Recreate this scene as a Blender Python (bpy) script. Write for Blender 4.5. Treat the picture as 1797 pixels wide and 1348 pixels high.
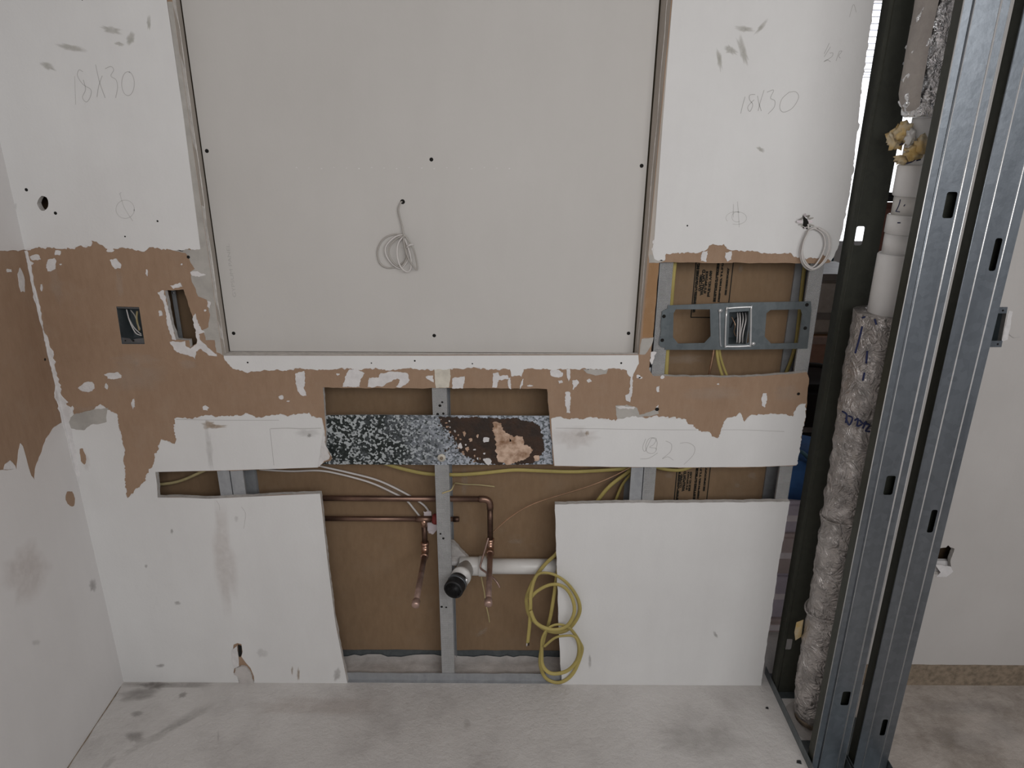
import bpy, bmesh, math, random
from mathutils import Vector, Matrix, noise
from mathutils.geometry import tessellate_polygon

# ------------------------------------------------------------------ clear, camera, world, lights
for o in list(bpy.data.objects): bpy.data.objects.remove(o, do_unlink=True)
SC = bpy.context.scene
COL = SC.collection
F_PX, PITCH, ROLL, DIST, HEIGHT = 1230.0, math.radians(19.8), math.radians(0.33), 1.771, 1.649
CAM = Vector((0, -DIST, HEIGHT))
FWD = Vector((0, math.cos(PITCH), -math.sin(PITCH)))
R0 = Vector((1, 0, 0)); U0 = R0.cross(FWD)
RGT = R0 * math.cos(ROLL) + U0 * math.sin(ROLL)
UPV = U0 * math.cos(ROLL) - R0 * math.sin(ROLL)
cam_d = bpy.data.cameras.new('camera'); cam = bpy.data.objects.new('camera', cam_d); COL.objects.link(cam)
cam_d.sensor_width = 36; cam_d.lens = 36 * F_PX / 1797; cam_d.clip_start = .02
cam.matrix_world = Matrix(((RGT.x, UPV.x, -FWD.x, CAM.x), (RGT.y, UPV.y, -FWD.y, CAM.y), (RGT.z, UPV.z, -FWD.z, CAM.z), (0, 0, 0, 1)))
SC.camera = cam
W = bpy.data.worlds.new('world'); SC.world = W; W.use_nodes = True
W.node_tree.nodes['Background'].inputs[0].default_value = (.93, .95, 1, 1)
W.node_tree.nodes['Background'].inputs[1].default_value = .42

def area(name, loc, target, sx, sy, power, color):
    d = bpy.data.lights.new(name, 'AREA'); d.shape = 'RECTANGLE'; d.size = sx; d.size_y = sy; d.energy = power; d.color = color
    o = bpy.data.objects.new(name, d); COL.objects.link(o); o.location = loc
    o.rotation_euler = (Vector(target) - Vector(loc)).to_track_quat('-Z', 'Y').to_euler()
    return o
area('front_fill', (.75, -2.6, 2.15), (-.1, 0, .95), 2.4, .9, 66, (1, .99, .985))  # unseen soft source added high up on the camera side
SC.view_settings.view_transform = 'Standard'; SC.view_settings.look = 'None'
SC.view_settings.exposure = -.64; SC.view_settings.gamma = 1.0; SC.view_settings.use_curve_mapping = False

# ------------------------------------------------------------------ pixel directions -> points on real planes
def ray(x, y): return FWD * F_PX + RGT * (x - 898.5) - UPV * (y - 674)
def PY(x, y, Y=0.0): d = ray(x, y); return CAM + d * ((Y - CAM.y) / d.y)
def PZ(x, y, Z=0.0): d = ray(x, y); return CAM + d * ((Z - CAM.z) / d.z)
def PX(x, y, X): d = ray(x, y); return CAM + d * ((X - CAM.x) / d.x)

# ------------------------------------------------------------------ materials
MATS = {}
def new_mat(name):
    m = bpy.data.materials.new(name); m.use_nodes = True; MATS[name] = m
    nt = m.node_tree; return m, nt, nt.nodes['Principled BSDF']
def N(nt, t, **kw):
    n = nt.nodes.new(t)
    for k, v in kw.items():
        if k in n.inputs: n.inputs[k].default_value = v
        else: setattr(n, k, v)
    return n
def ramp(nt, fac, stops):
    r = nt.nodes.new('ShaderNodeValToRGB'); e = r.color_ramp.elements
    e[0].position, e[0].color = stops[0][0], (*stops[0][1], 1)
    e[1].position, e[1].color = stops[-1][0], (*stops[-1][1], 1)
    for p, c in stops[1:-1]:
        x = e.new(p); x.color = (*c, 1)
    nt.links.new(fac, r.inputs[0]); return r.outputs[0]
def mix(nt, fac, a, b, mode='MIX'):
    n = nt.nodes.new('ShaderNodeMix'); n.data_type = 'RGBA'; n.blend_type = mode
    for i, v in ((0, fac), (6, a), (7, b)):
        if isinstance(v, (int, float)): n.inputs[i].default_value = v
        elif isinstance(v, tuple): n.inputs[i].default_value = (*v, 1)
        else: nt.links.new(v, n.inputs[i])
    return n.outputs[2]
def noi(nt, scale, detail=4, rough=.55, stretch=None):
    tc = nt.nodes.new('ShaderNodeTexCoord'); n = N(nt, 'ShaderNodeTexNoise', Scale=scale, Detail=detail, Roughness=rough)
    if stretch:
        mp = nt.nodes.new('ShaderNodeMapping'); mp.inputs['Scale'].default_value = stretch
        nt.links.new(tc.outputs['Object'], mp.inputs[0]); nt.links.new(mp.outputs[0], n.inputs['Vector'])
    else: nt.links.new(tc.outputs['Object'], n.inputs['Vector'])
    return n.outputs[0]
def bump(nt, b, h, s, d=.002):
    n = N(nt, 'ShaderNodeBump', Strength=s, Distance=d); nt.links.new(h, n.inputs['Height']); nt.links.new(n.outputs[0], b.inputs['Normal'])
def mat(name, color, rough=.8, metal=0, var=.12, scale=14, bumpy=0, bscale=200, spec=.3, second=None, stretch=None, coat=0):
    m, nt, b = new_mat(name)
    n1 = noi(nt, scale, 5, .6, stretch)
    c2 = second or tuple(max(0, c * (1 - var * 2)) for c in color)
    c1 = tuple(min(1, c * (1 + var * .6)) for c in color)
    nt.links.new(ramp(nt, n1, [(.3, c2), (.62, c1)]), b.inputs['Base Color'])
    b.inputs['Roughness'].default_value = rough; b.inputs['Metallic'].default_value = metal
    b.inputs['Specular IOR Level'].default_value = spec; b.inputs['Coat Weight'].default_value = coat
    if bumpy: bump(nt, b, noi(nt, bscale, 3), bumpy)
    return m
# painted wall: off white, with faint large blotches
def paint(name, col, blotch, fine=.25):
    m, nt, b = new_mat(name)
    a = ramp(nt, noi(nt, 2.2, 5, .6), [(.35, blotch), (.65, col)])
    c = mix(nt, .35, a, ramp(nt, noi(nt, 9, 6, .65, (1, 1, .25)), [(.3, blotch), (.6, col)]))
    nt.links.new(c, b.inputs['Base Color']); b.inputs['Roughness'].default_value = .62; b.inputs['Specular IOR Level'].default_value = .25
    bump(nt, b, noi(nt, 160, 3), fine, .0012); return m
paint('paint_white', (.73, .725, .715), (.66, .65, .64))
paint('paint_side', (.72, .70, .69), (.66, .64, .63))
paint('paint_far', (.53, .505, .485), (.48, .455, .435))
paint('panel_gray', (.56, .54, .515), (.525, .505, .48), .15)
def brown(name, c1, c2, dust):
    m, nt, b = new_mat(name)
    a = ramp(nt, noi(nt, 3.2, 6, .6), [(.33, c2), (.66, c1)])
    a = mix(nt, .5, a, ramp(nt, noi(nt, 60, 4, .7, (1, 1, .3)), [(.3, c2), (.7, c1)]))
    dm = ramp(nt, noi(nt, 11, 8, .72), [(.52, (0, 0, 0)), (.78, (.6, .6, .6))])
    nt.links.new(mix(nt, dm, a, dust), b.inputs['Base Color']); b.inputs['Roughness'].default_value = .85
    b.inputs['Specular IOR Level'].default_value = .15; bump(nt, b, noi(nt, 260, 3), .3, .001); return m
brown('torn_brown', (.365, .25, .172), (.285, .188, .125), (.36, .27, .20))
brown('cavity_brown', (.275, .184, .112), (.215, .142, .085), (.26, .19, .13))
brown('orange_paper', (.34, .20, .105), (.28, .165, .085), (.42, .30, .2))
mat('gypsum', (.60, .57, .54), .9, var=.1, scale=60, bumpy=.5, bscale=300)
mat('plaster', (.68, .66, .655), .9, var=.06, scale=40, bumpy=.35, bscale=220)
mat('plaster_cream', (.62, .58, .50), .9, var=.10, scale=30, bumpy=.35)
mat('gray_paper', (.42, .40, .37), .9, var=.08, scale=20, bumpy=.2)
mat('jamb', (.44, .395, .35), .85, var=.12, scale=14, bumpy=.3, stretch=(1, 1, .15))
mat('concrete_pale', (.50, .47, .45), .9, var=.14, scale=12, bumpy=.8, bscale=90)
mat('dark_hole', (.012, .011, .01), .9)
mat('dark_cavity', (.10, .08, .05), .9)
mat('pencil', (.44, .425, .415), .8, var=.05)
mat('pencil_faint', (.53, .52, .505), .8, var=.05)
mat('print_ink', (.022, .02, .015), .8)
mat('print_gray', (.44, .425, .405), .9, var=.03)
mat('blue_ink', (.02, .028, .09), .6)
def galv(name, c1, c2, rough, metal=.85, perf=0):
    m, nt, b = new_mat(name)
    v = N(nt, 'ShaderNodeTexVoronoi', Scale=70); tc = nt.nodes.new('ShaderNodeTexCoord'); nt.links.new(tc.outputs['Object'], v.inputs['Vector'])
    a = ramp(nt, noi(nt, 25, 5, .6, (1, 1, .12)), [(.3, c2), (.7, c1)])
    sp = N(nt, 'ShaderNodeSeparateColor'); nt.links.new(v.outputs['Color'], sp.inputs[0])
    a = mix(nt, .35, a, ramp(nt, sp.outputs[0], [(0, c2), (1, c1)]))
    nt.links.new(a, b.inputs['Base Color']); b.inputs['Metallic'].default_value = metal; b.inputs['Roughness'].default_value = rough
    if perf:
        w = N(nt, 'ShaderNodeTexVoronoi', Scale=330, Randomness=.1); nt.links.new(tc.outputs['Object'], w.inputs['Vector']); bump(nt, b, w.outputs['Distance'], .9, .004)
    else: bump(nt, b, noi(nt, 90, 3), .12, .002)
    return m
galv('galv', (.235, .258, .285), (.15, .167, .187), .38, .8)
galv('galv_shaded', (.060, .062, .048), (.036, .038, .03), .55, .35)  # same steel toned dark olive: shade put into the colour
galv('galv_light', (.56, .56, .56), (.42, .42, .42), .6, .35, 1)
galv('galv_dull', (.42, .43, .445), (.30, .31, .325), .58, .4)
galv('galv_box', (.20, .225, .235), (.12, .14, .15), .40, .7)
galv('galv_edge', (.78, .78, .78), (.62, .62, .62), .3, .6)
mat('copper_old', (.235, .145, .11), .42, .85, var=.35, scale=18, stretch=(.3, 1, 1))
mat('copper_dark', (.11, .065, .048), .45, .75, var=.35, scale=18)
mat('copper_pink', (.42, .29, .245), .45, .8, var=.25, scale=25)
mat('copper_bright', (.55, .34, .25), .3, .9, var=.3, scale=40)
mat('bare_copper', (.72, .45, .30), .3, .9, var=.2)
mat('pvc', (.66, .645, .62), .38, spec=.5, var=.05)
mat('pvc_white', (.78, .775, .77), .32, spec=.5, var=.03)
mat('rubber', (.012, .012, .013), .45, spec=.4)
mat('yellow_cable', (.42, .34, .115), .5, var=.12, scale=8)
mat('pale_yellow', (.46, .38, .20), .5, var=.12)
mat('white_cable', (.62, .59, .57), .5, var=.06)
mat('gray_cable', (.40, .375, .345), .5, var=.06)
mat('red_tape', (.22, .035, .03), .6)
mat('paper_white', (.75, .68, .70), .9, var=.06)
mat('foam', (.50, .35, .14), .9, var=.35, scale=30, bumpy=.9, bscale=60, second=(.62, .58, .48))
mat('rust_brown', (.018, .010, .006), .55, var=.4, scale=30, bumpy=.9, bscale=90, second=(.05, .022, .010), spec=.5)
mat('rust_pale', (.52, .38, .29), .9, var=.35, scale=45, bumpy=1, bscale=70, second=(.25, .14, .08))
mat('grime', (.26, .205, .15), .95, var=.2, scale=60, bumpy=.6)
mat('wood', (.33, .19, .10), .6, var=.25, scale=6, stretch=(.2, 1, 1))
mat('black_plastic', (.02, .02, .022), .5)
mat('off_white_plastic', (.55, .55, .55), .5)
mat('gray_plastic', (.25, .25, .26), .5)
mat('blue_fabric', (.035, .10, .26), .8, var=.2)
mat('teal', (.05, .11, .14), .6, var=.3)
mat('lilac_paper', (.52, .46, .53), .8, var=.1)
mat('pink_paper', (.50, .41, .40), .8, var=.1)
mat('skin_brown', (.23, .11, .085), .7)
mat('salmon', (.48, .31, .26), .8)
# galvanised backing plate: dark spangle that turns to pale zinc towards the damp right half
m, nt, b = new_mat('spangle')
v = N(nt, 'ShaderNodeTexVoronoi', Scale=185); tc = nt.nodes.new('ShaderNodeTexCoord')
wn = N(nt, 'ShaderNodeTexNoise', Scale=60, Detail=2); nt.links.new(tc.outputs['Object'], wn.inputs['Vector'])
nt.links.new(mix(nt, .006, tc.outputs['Object'], wn.outputs['Color'], 'ADD'), v.inputs['Vector'])
sp = N(nt, 'ShaderNodeSeparateColor'); nt.links.new(v.outputs['Color'], sp.inputs[0])
sx = nt.nodes.new('ShaderNodeSeparateXYZ'); nt.links.new(tc.outputs['Object'], sx.inputs[0])
mr = N(nt, 'ShaderNodeMapRange'); mr.inputs[1].default_value = -.33; mr.inputs[2].default_value = -.13; nt.links.new(sx.outputs[0], mr.inputs[0])
nz = N(nt, 'ShaderNodeMath', operation='MULTIPLY_ADD'); nt.links.new(noi(nt, 14, 5, .6), nz.inputs[0]); nz.inputs[1].default_value = 1.5; nz.inputs[2].default_value = -.75
ad = N(nt, 'ShaderNodeMath', operation='ADD', use_clamp=True); nt.links.new(mr.outputs[0], ad.inputs[0]); nt.links.new(nz.outputs[0], ad.inputs[1])
dk = ramp(nt, sp.outputs[0], [(.42, (.010, .015, .014)), (.62, (.03, .038, .036)), (.72, (.42, .45, .46))])
lt = ramp(nt, sp.outputs[1], [(.2, (.10, .115, .125)), (.5, (.34, .37, .42)), (.8, (.46, .49, .55))])
nt.links.new(mix(nt, ad.outputs[0], dk, lt), b.inputs['Base Color']); b.inputs['Roughness'].default_value = .6; b.inputs['Metallic'].default_value = .2
bump(nt, b, sp.outputs[0], .25, .001)
# concrete floor
m, nt, b = new_mat('concrete')
tc = nt.nodes.new('ShaderNodeTexCoord'); sx = nt.nodes.new('ShaderNodeSeparateXYZ'); nt.links.new(tc.outputs['Object'], sx.inputs[0])
pale = ramp(nt, noi(nt, 3.5, 8, .62), [(.32, (.47, .445, .43)), (.5, (.60, .575, .555)), (.7, (.66, .635, .615))])
st = ramp(nt, noi(nt, 16, 8, .7), [(.60, (0, 0, 0)), (.78, (.5, .5, .5))])
pale = mix(nt, st, pale, (.42, .39, .375))
raw = ramp(nt, noi(nt, 6, 8, .68), [(.34, (.29, .25, .215)), (.52, (.45, .40, .36)), (.7, (.54, .49, .45))])
mr = N(nt, 'ShaderNodeMapRange'); mr.inputs[1].default_value = .98; mr.inputs[2].default_value = 1.04; nt.links.new(sx.outputs[0], mr.inputs[0])
nt.links.new(mix(nt, mr.outputs[0], pale, raw), b.inputs['Base Color']); b.inputs['Roughness'].default_value = .85; b.inputs['Specular IOR Level'].default_value = .2
bump(nt, b, noi(nt, 45, 8, .7), .8, .006)
# crumpled foil
def foil(name, c1, c2, rough, metal, s, bs):
    m, nt, b = new_mat(name)
    nt.links.new(ramp(nt, noi(nt, 22, 7, .65), [(.3, c2), (.6, c1)]), b.inputs['Base Color']); b.inputs['Metallic'].default_value = metal; b.inputs['Roughness'].default_value = rough
    tc = nt.nodes.new('ShaderNodeTexCoord'); n = N(nt, 'ShaderNodeTexNoise', Scale=bs, Detail=5, Roughness=.55, Distortion=1.6); nt.links.new(tc.outputs['Object'], n.inputs['Vector'])
    ab = N(nt, 'ShaderNodeMath', operation='SUBTRACT'); nt.links.new(n.outputs[0], ab.inputs[0]); ab.inputs[1].default_value = .5
    a2 = N(nt, 'ShaderNodeMath', operation='ABSOLUTE'); nt.links.new(ab.outputs[0], a2.inputs[0]); bump(nt, b, a2.outputs[0], s, .03)
foil('foil_dull', (.60, .56, .54), (.34, .315, .30), .30, .7, .9, 24)
foil('foil_shiny', (.97, .98, 1), (.85, .85, .87), .10, 1, .8, 26)
foil('foil_tape', (.42, .385, .355), (.33, .30, .28), .6, .1, .3, 20)
# stains and smudges: see-through film, denser towards its middle
def film(name, col, dens):
    m, nt, b = new_mat(name)
    b.inputs['Base Color'].default_value = (*col, 1); b.inputs['Roughness'].default_value = .9
    at = nt.nodes.new('ShaderNodeAttribute'); at.attribute_name = 'dens'
    nn = ramp(nt, noi(nt, 40, 5, .65), [(.25, (.35, .35, .35)), (.6, (1, 1, 1))])
    mu = N(nt, 'ShaderNodeMath', operation='MULTIPLY'); nt.links.new(at.outputs['Fac'], mu.inputs[0]); nt.links.new(nn, mu.inputs[1])
    m2 = N(nt, 'ShaderNodeMath', operation='MULTIPLY'); nt.links.new(mu.outputs[0], m2.inputs[0]); m2.inputs[1].default_value = dens
    nt.links.new(m2.outputs[0], b.inputs['Alpha'])
film('smudge_tan', (.36, .34, .28), .45); film('smudge_gray', (.32, .30, .28), .22); film('smudge_dark', (.20, .18, .165), .38)
film('smudge_warm', (.50, .40, .35), .22); film('smudge_rust', (.35, .24, .14), .6); film('dust_white', (.55, .48, .41), .2)
# daylight behind the far window
m, nt, b = new_mat('daylight'); b.inputs['Base Color'].default_value = (1, 1, 1, 1); b.inputs['Emission Color'].default_value = (.96, .97, 1, 1); b.inputs['Emission Strength'].default_value = 3
mat('blind', (.62, .64, .74), .6)

# ------------------------------------------------------------------ mesh helpers
def tag(o, label=None, cat=None, group=None, kind=None):
    if label: o['label'] = label
    if cat: o['category'] = cat
    if group: o['group'] = group
    if kind: o['kind'] = kind
    return o
def mesh_obj(name, verts, faces, mats, parent=None, fm=None, smooth=False):
    me = bpy.data.meshes.new(name); me.from_pydata([tuple(v) for v in verts], [], faces)
    for k in ([mats] if isinstance(mats, str) else mats): me.materials.append(MATS[k])
    if fm:
        for p, i in zip(me.polygons, fm): p.material_index = i
    if smooth:
        for p in me.polygons: p.use_smooth = True
    bm = bmesh.new(); bm.from_mesh(me); bmesh.ops.recalc_face_normals(bm, faces=bm.faces); bm.to_mesh(me); bm.free()
    o = bpy.data.objects.new(name, me); COL.objects.link(o)
    if parent: o.parent = parent
    return o
def empty(name, label, cat, group=None):
    o = bpy.data.objects.new(name, None); o.empty_display_size = .05; COL.objects.link(o); return tag(o, label, cat, group)
def place(root, loc):
    """move a thing's Empty to its base without moving its parts"""
    root.location = loc
    for c in root.children: c.matrix_parent_inverse = Matrix.Translation(-Vector(loc))
    return root
FY = lambda p, d: Vector((p[0], d, p[1]))                       # walls facing the camera: (x, z) at depth d
LWX = lambda y: -1.228 - .0375 * y                               # the left wall, very slightly out of square
FL = lambda p, d: Vector((LWX(p[0]) - d, p[0], p[1]))            # left wall: (y, z), d into the wall
def px_back(pts, Y=0.0): return [(q.x, q.z) for q in (PY(x, y, Y) for x, y in pts)]
def px_left(pts):
    r = []
    for x, y in pts:
        d = ray(x, y)
        t = (-1.228 - .0375 * CAM.y - CAM.x) / (d.x + .0375 * d.y)
        q = CAM + d * t; r.append((q.y, q.z))
    return r
def jag(pts, step, amp, seed, keep=()):
    """closed outline -> torn outline; edges whose start index is in keep stay straight"""
    rnd = random.Random(seed); out = []; n = len(pts)
    for i in range(n):
        a, b = Vector(pts[i]), Vector(pts[(i + 1) % n]); L = (b - a).length
        out.append(tuple(a))
        if i in keep or L < step * 1.3: continue
        k = min(80, int(L / step)); t = (b - a) / L; nn = Vector((-t.y, t.x)); w = 0
        for j in range(1, k):
            w = w * .55 + rnd.uniform(-1, 1) * .75
            q = a.lerp(b, (j + rnd.uniform(-.25, .25)) / k) + nn * (w * amp * min(1, L / (6 * amp + 1e-6)))
            out.append((q.x, q.y))
    return out
def plate(name, outer, holes, frame, d0, d1, mats, parent=None):
    loops = [outer] + list(holes or [])
    flat = [p for l in loops for p in l]; n = len(flat)
    tris = tessellate_polygon([[Vector((p[0], p[1], 0)) for p in l] for l in loops])
    verts = [frame(p, d0) for p in flat] + [frame(p, d1) for p in flat]
    faces = [tuple(t) for t in tris] + [tuple(i + n for i in reversed(t)) for t in tris]; fm = [0] * len(tris) + [0] * len(tris)
    s = 0
    for l in loops:
        k = len(l)
        for i in range(k): faces.append((s + i, s + (i + 1) % k, n + s + (i + 1) % k, n + s + i)); fm.append(1 if not isinstance(mats, str) else 0)
        s += k
    return mesh_obj(name, verts, faces, mats, parent, fm)
def blob(cx, cy, rx, ry, n, seed, amp=.28, rot=0):
    r = random.Random(seed); o = []
    for i in range(n):
        a = 2 * math.pi * i / n; k = 1 + r.uniform(-amp, amp)
        u, v = rx * k * math.cos(a), ry * k * math.sin(a)
        o.append((cx + u * math.cos(rot) - v * math.sin(rot), cy + u * math.sin(rot) + v * math.cos(rot)))
    return o
def box(name, lo, hi, m, parent=None, bev=0.0):
    x0, y0, z0 = lo; x1, y1, z1 = hi
    v = [(x0, y0, z0), (x1, y0, z0), (x1, y1, z0), (x0, y1, z0), (x0, y0, z1), (x1, y0, z1), (x1, y1, z1), (x0, y1, z1)]
    f = [(0, 3, 2, 1), (4, 5, 6, 7), (0, 1, 5, 4), (1, 2, 6, 5), (2, 3, 7, 6), (3, 0, 4, 7)]
    o = mesh_obj(name, v, f, m, parent)
    if bev:
        bm = bmesh.new(); bm.from_mesh(o.data); bmesh.ops.bevel(bm, geom=bm.edges[:], offset=bev, segments=2, affect='EDGES'); bm.to_mesh(o.data); bm.free()
    return o
def spline(pts, sub=8, closed=False):
    P = [Vector(p) for p in pts]; n = len(P); out = []
    for i in range(n if closed else n - 1):
        if closed: a, b, c, d = P[i - 1], P[i], P[(i + 1) % n], P[(i + 2) % n]
        else: a, b, c, d = P[max(i - 1, 0)], P[i], P[i + 1], P[min(i + 2, n - 1)]
        for j in range(sub):
            t = j / sub
            out.append(.5 * ((2 * b) + (c - a) * t + (2 * a - 5 * b + 4 * c - d) * t * t + (3 * b - a - 3 * c + d) * t ** 3))
    if not closed: out.append(P[-1])
    return out
def tube(name, pts, r, m, parent=None, seg=10, cap=True, flat=1.0):
    """r: a number or one radius per point; flat < 1 squashes the section (flat cable)"""
    P = [Vector(p) for p in pts]; n = len(P); rs = r if isinstance(r, (list, tuple)) else [r] * n
    T = []
    for i in range(n):
        t = P[min(i + 1, n - 1)] - P[max(i - 1, 0)]
        T.append(t.normalized() if t.length > 1e-9 else Vector((0, 0, 1)))
    up = Vector((0, 1, 0)) if abs(T[0].y) < .9 else Vector((1, 0, 0))
    u = (up - T[0] * up.dot(T[0])).normalized(); verts = []; faces = []
    for i in range(n):
        u = (u - T[i] * u.dot(T[i])).normalized(); w = T[i].cross(u)
        for k in range(seg):
            a = 2 * math.pi * k / seg; verts.append(P[i] + u * (math.cos(a) * rs[i] * flat) + w * (math.sin(a) * rs[i]))
    for i in range(n - 1):
        for k in range(seg): faces.append((i * seg + k, i * seg + (k + 1) % seg, (i + 1) * seg + (k + 1) % seg, (i + 1) * seg + k))
    if cap: faces += [tuple(range(seg))[::-1], tuple((n - 1) * seg + k for k in range(seg))]
    return mesh_obj(name, verts, faces, m, parent, smooth=True)
def stroke(name, pts, w, frame, d, m, parent):
    """flat drawn line: pts are plane coordinates"""
    P = [Vector((p[0], p[1], 0)) for p in pts]; n = len(P); v = []; f = []
    for i in range(n):
        t = (P[min(i + 1, n - 1)] - P[max(i - 1, 0)]).normalized(); nn = Vector((-t.y, t.x, 0)) * (w / 2)
        for q in (P[i] + nn, P[i] - nn): v.append(frame((q.x, q.y), d))
    for i in range(n - 1): f.append((2 * i, 2 * i + 1, 2 * i + 3, 2 * i + 2))
    return mesh_obj(name, v, f, m, parent)
def smudge(name, c, rx, ry, rot, frame, d, m, parent, seed=0, pxmap=px_back):
    """soft-edged stain; c, rx, ry in photo pixels, turned into plane coordinates"""
    rnd = random.Random(seed); n = 20; v = []; f = []; dens = []
    ctr = pxmap([c])[0]; v.append(frame(ctr, d)); dens.append(1)
    k = [1 + rnd.uniform(-.25, .25) for _ in range(n)]
    for ring, (s, dv) in enumerate(((.55, .8), (1, 0))):
        for i in range(n):
            a = 2 * math.pi * i / n; u, w = rx * s * k[i] * math.cos(a), ry * s * k[i] * math.sin(a)
            q = pxmap([(c[0] + u * math.cos(rot) - w * math.sin(rot), c[1] + u * math.sin(rot) + w * math.cos(rot))])[0]
            v.append(frame(q, d)); dens.append(dv)
    for i in range(n):
        j = (i + 1) % n; f.append((0, 1 + i, 1 + j)); f.append((1 + i, 1 + n + i, 1 + n + j, 1 + j))
    o = mesh_obj(name, v, f, m, parent); a = o.data.attributes.new('dens', 'FLOAT', 'POINT')
    for i, x in enumerate(dens): a.data[i].value = x
    return o

# ------------------------------------------------------------------ the setting
CEIL = 2.44
floor = box('floor', (-1.6, -3.6, -.12), (3.2, 3.2, 0), 'concrete'); tag(floor, kind='structure')
ceil = box('ceiling', (-1.6, -3.0, CEIL), (3.2, 3.2, CEIL + .1), 'paint_far'); tag(ceil, kind='structure')
BT = .015            # board thickness
# --- main board of the back wall: torn down to brown paper, with every cut-out
right_edge = [(1534, 0), (1523, 75), (1512, 148), (1506, 215), (1497, 290), (1490, 345), (1481, 385), (1479, 402), (1472, 425), (1464, 448), (1456, 461)]
outer = [(-1.228, 0), (-1.228, CEIL), (.806, CEIL)] + px_back(right_edge) + px_back(
    [(1440, 463), (1300, 461), (1157, 461), (1150, 540), (1143, 612), (1139, 648), (1146, 660), (1161, 660), (1213, 662), (1282, 662), (1340, 660), (1380, 657), (1416, 653),
     (1420, 665), (1417, 690), (1414, 733), (1408, 755), (1405, 780), (1398, 817), (1330, 820), (1200, 821), (1080, 820), (972, 818), (968, 770), (963, 720), (960, 683), (880, 682), (790, 681),
     (690, 682), (600, 681), (567, 680), (569, 712), (572, 757), (571, 790), (560, 820), (500, 823), (400, 826), (273, 828), (276, 850), (277, 873), (320, 873), (366, 875), (450, 871), (562, 866),
     (568, 920), (575, 985), (582, 1040), (589, 1094), (600, 1150), (610, 1199)])
outer[-1] = (outer[-1][0], 0.0)
NO = len(outer)
rec_l, rec_r = px_back([(302, 0), (391, 624)]), px_back([(1180, 0), (1121, 622)])
recess = [(rec_l[0][0], 2.25), rec_l[1], rec_r[1], (rec_r[0][0] + .004, 2.25)]
elec = px_back([(204, 538), (244, 539), (254, 604), (214, 604)])
slot = px_back([(289, 510), (322, 508), (330, 533), (336, 550), (343, 575), (346, 601), (334, 611), (332, 597), (309, 596), (300, 565), (291, 520)])
peep = px_back(blob(76, 357, 10, 13, 14, 3, .06))
hl = jag(outer, .012, .0016, 5, keep=(0, 1, NO - 1))
jslot = jag(slot, .006, .0012, 6)
wall_back = plate('wall_back', hl, [recess, elec, jslot, peep], FY, 0, BT, ('torn_brown', 'gypsum')); tag(wall_back, kind='structure')
low_r = px_back([(974, 885), (1080, 882), (1200, 882), (1386, 880), (1378, 925), (1366, 990), (1352, 1090), (1344, 1140), (1336, 1199), (986, 1199), (981, 1120), (977, 1000)])
low_r[8] = (low_r[8][0], 0); low_r[9] = (low_r[9][0], 0)
lj = jag(low_r, .010, .0013, 9, keep=(8,))
plate('drywall_board', lj, None, FY, 0, BT, ('torn_brown', 'gypsum'), wall_back)
# --- paint that is still on the board: thin coats, torn at the lower and upper edges
PT = -.0016
def coat(name, pts, seed, step=.0045, amp=.0034, keep=(), holes=None, m=('paint_white', 'plaster'), d=PT, world=None, parent=wall_back):
    if name == 'paint_layer': fringe((world or []) + px_back(pts), seed, keep)
    return plate(name, jag((world or []) + px_back(pts), step, amp, seed, keep), holes, FY, d, -.0001, m, parent)
def fringe(pts, seed, keep=(), holes=None):
    return plate('plaster_fringe', jag(pts, .0045, .0055, seed + 500, keep), holes, FY, -.0009, -.0001, 'plaster', wall_back)
XB = px_back([(300, 200)])[0][0]
ul = [(45, 438), (60, 436), (69, 433), (95, 434), (110, 437), (136, 433), (160, 432), (161, 422), (170, 424), (180, 430), (186, 436), (200, 436), (215, 434), (232, 436), (240, 440), (256, 440), (262, 434), (280, 436), (300, 438), (330, 437), (352, 437), (322, 200), (293, 0)]
u = px_back(ul); u = [(-1.228, CEIL), (-1.228, u[0][1])] + u[1:] + [(u[-1][0], CEIL)]
fringe(u, 11, (0, 21, 22, 23, 24), [peep]); plate('paint_layer', jag(u, .0045, .0034, 11, keep=(0, 21, 22, 23, 24)), [peep], FY, PT, -.0001, ('paint_white', 'plaster'), wall_back)
ur = [(1180, 0), (1163, 210), (1148, 420), (1146, 447), (1151, 456), (1167, 456), (1169, 445), (1190, 443), (1213, 444), (1227, 443), (1241, 437), (1244, 431), (1251, 428), (1270, 428), (1279, 438), (1294, 439), (1329, 441), (1334, 444), (1389, 445), (1393, 451), (1436, 453), (1444, 446), (1458, 458)]
u = px_back(ur) + px_back(right_edge[:-1][::-1]); u = [(.806, CEIL), (u[0][0], CEIL)] + u
fringe(u, 12, tuple(range(4)) + tuple(range(24, len(u)))); plate('paint_layer', jag(u, .0045, .0032, 12, keep=(0, 1, 2, 3)), None, FY, PT, -.0001, ('paint_white', 'plaster'), wall_back)
coat('paint_layer', [(393, 624), (395, 632), (403, 640), (409, 647), (425, 650), (445, 652), (470, 650), (485, 648), (500, 650), (520, 646), (560, 648), (600, 645), (625, 648), (650, 646), (690, 648), (715, 646), (740, 648), (762, 648), (790, 647), (835, 645), (860, 648), (895, 648), (897, 660), (915, 661), (919, 648), (935, 646), (960, 647), (990, 648), (1020, 647), (1065, 648), (1075, 646), (1100, 650), (1104, 660), (1108, 662), (1112, 655), (1117, 645), (1121, 638), (1120, 623), (760, 624)], 13, .0045, .003, keep=(36, 37, 38))
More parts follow.
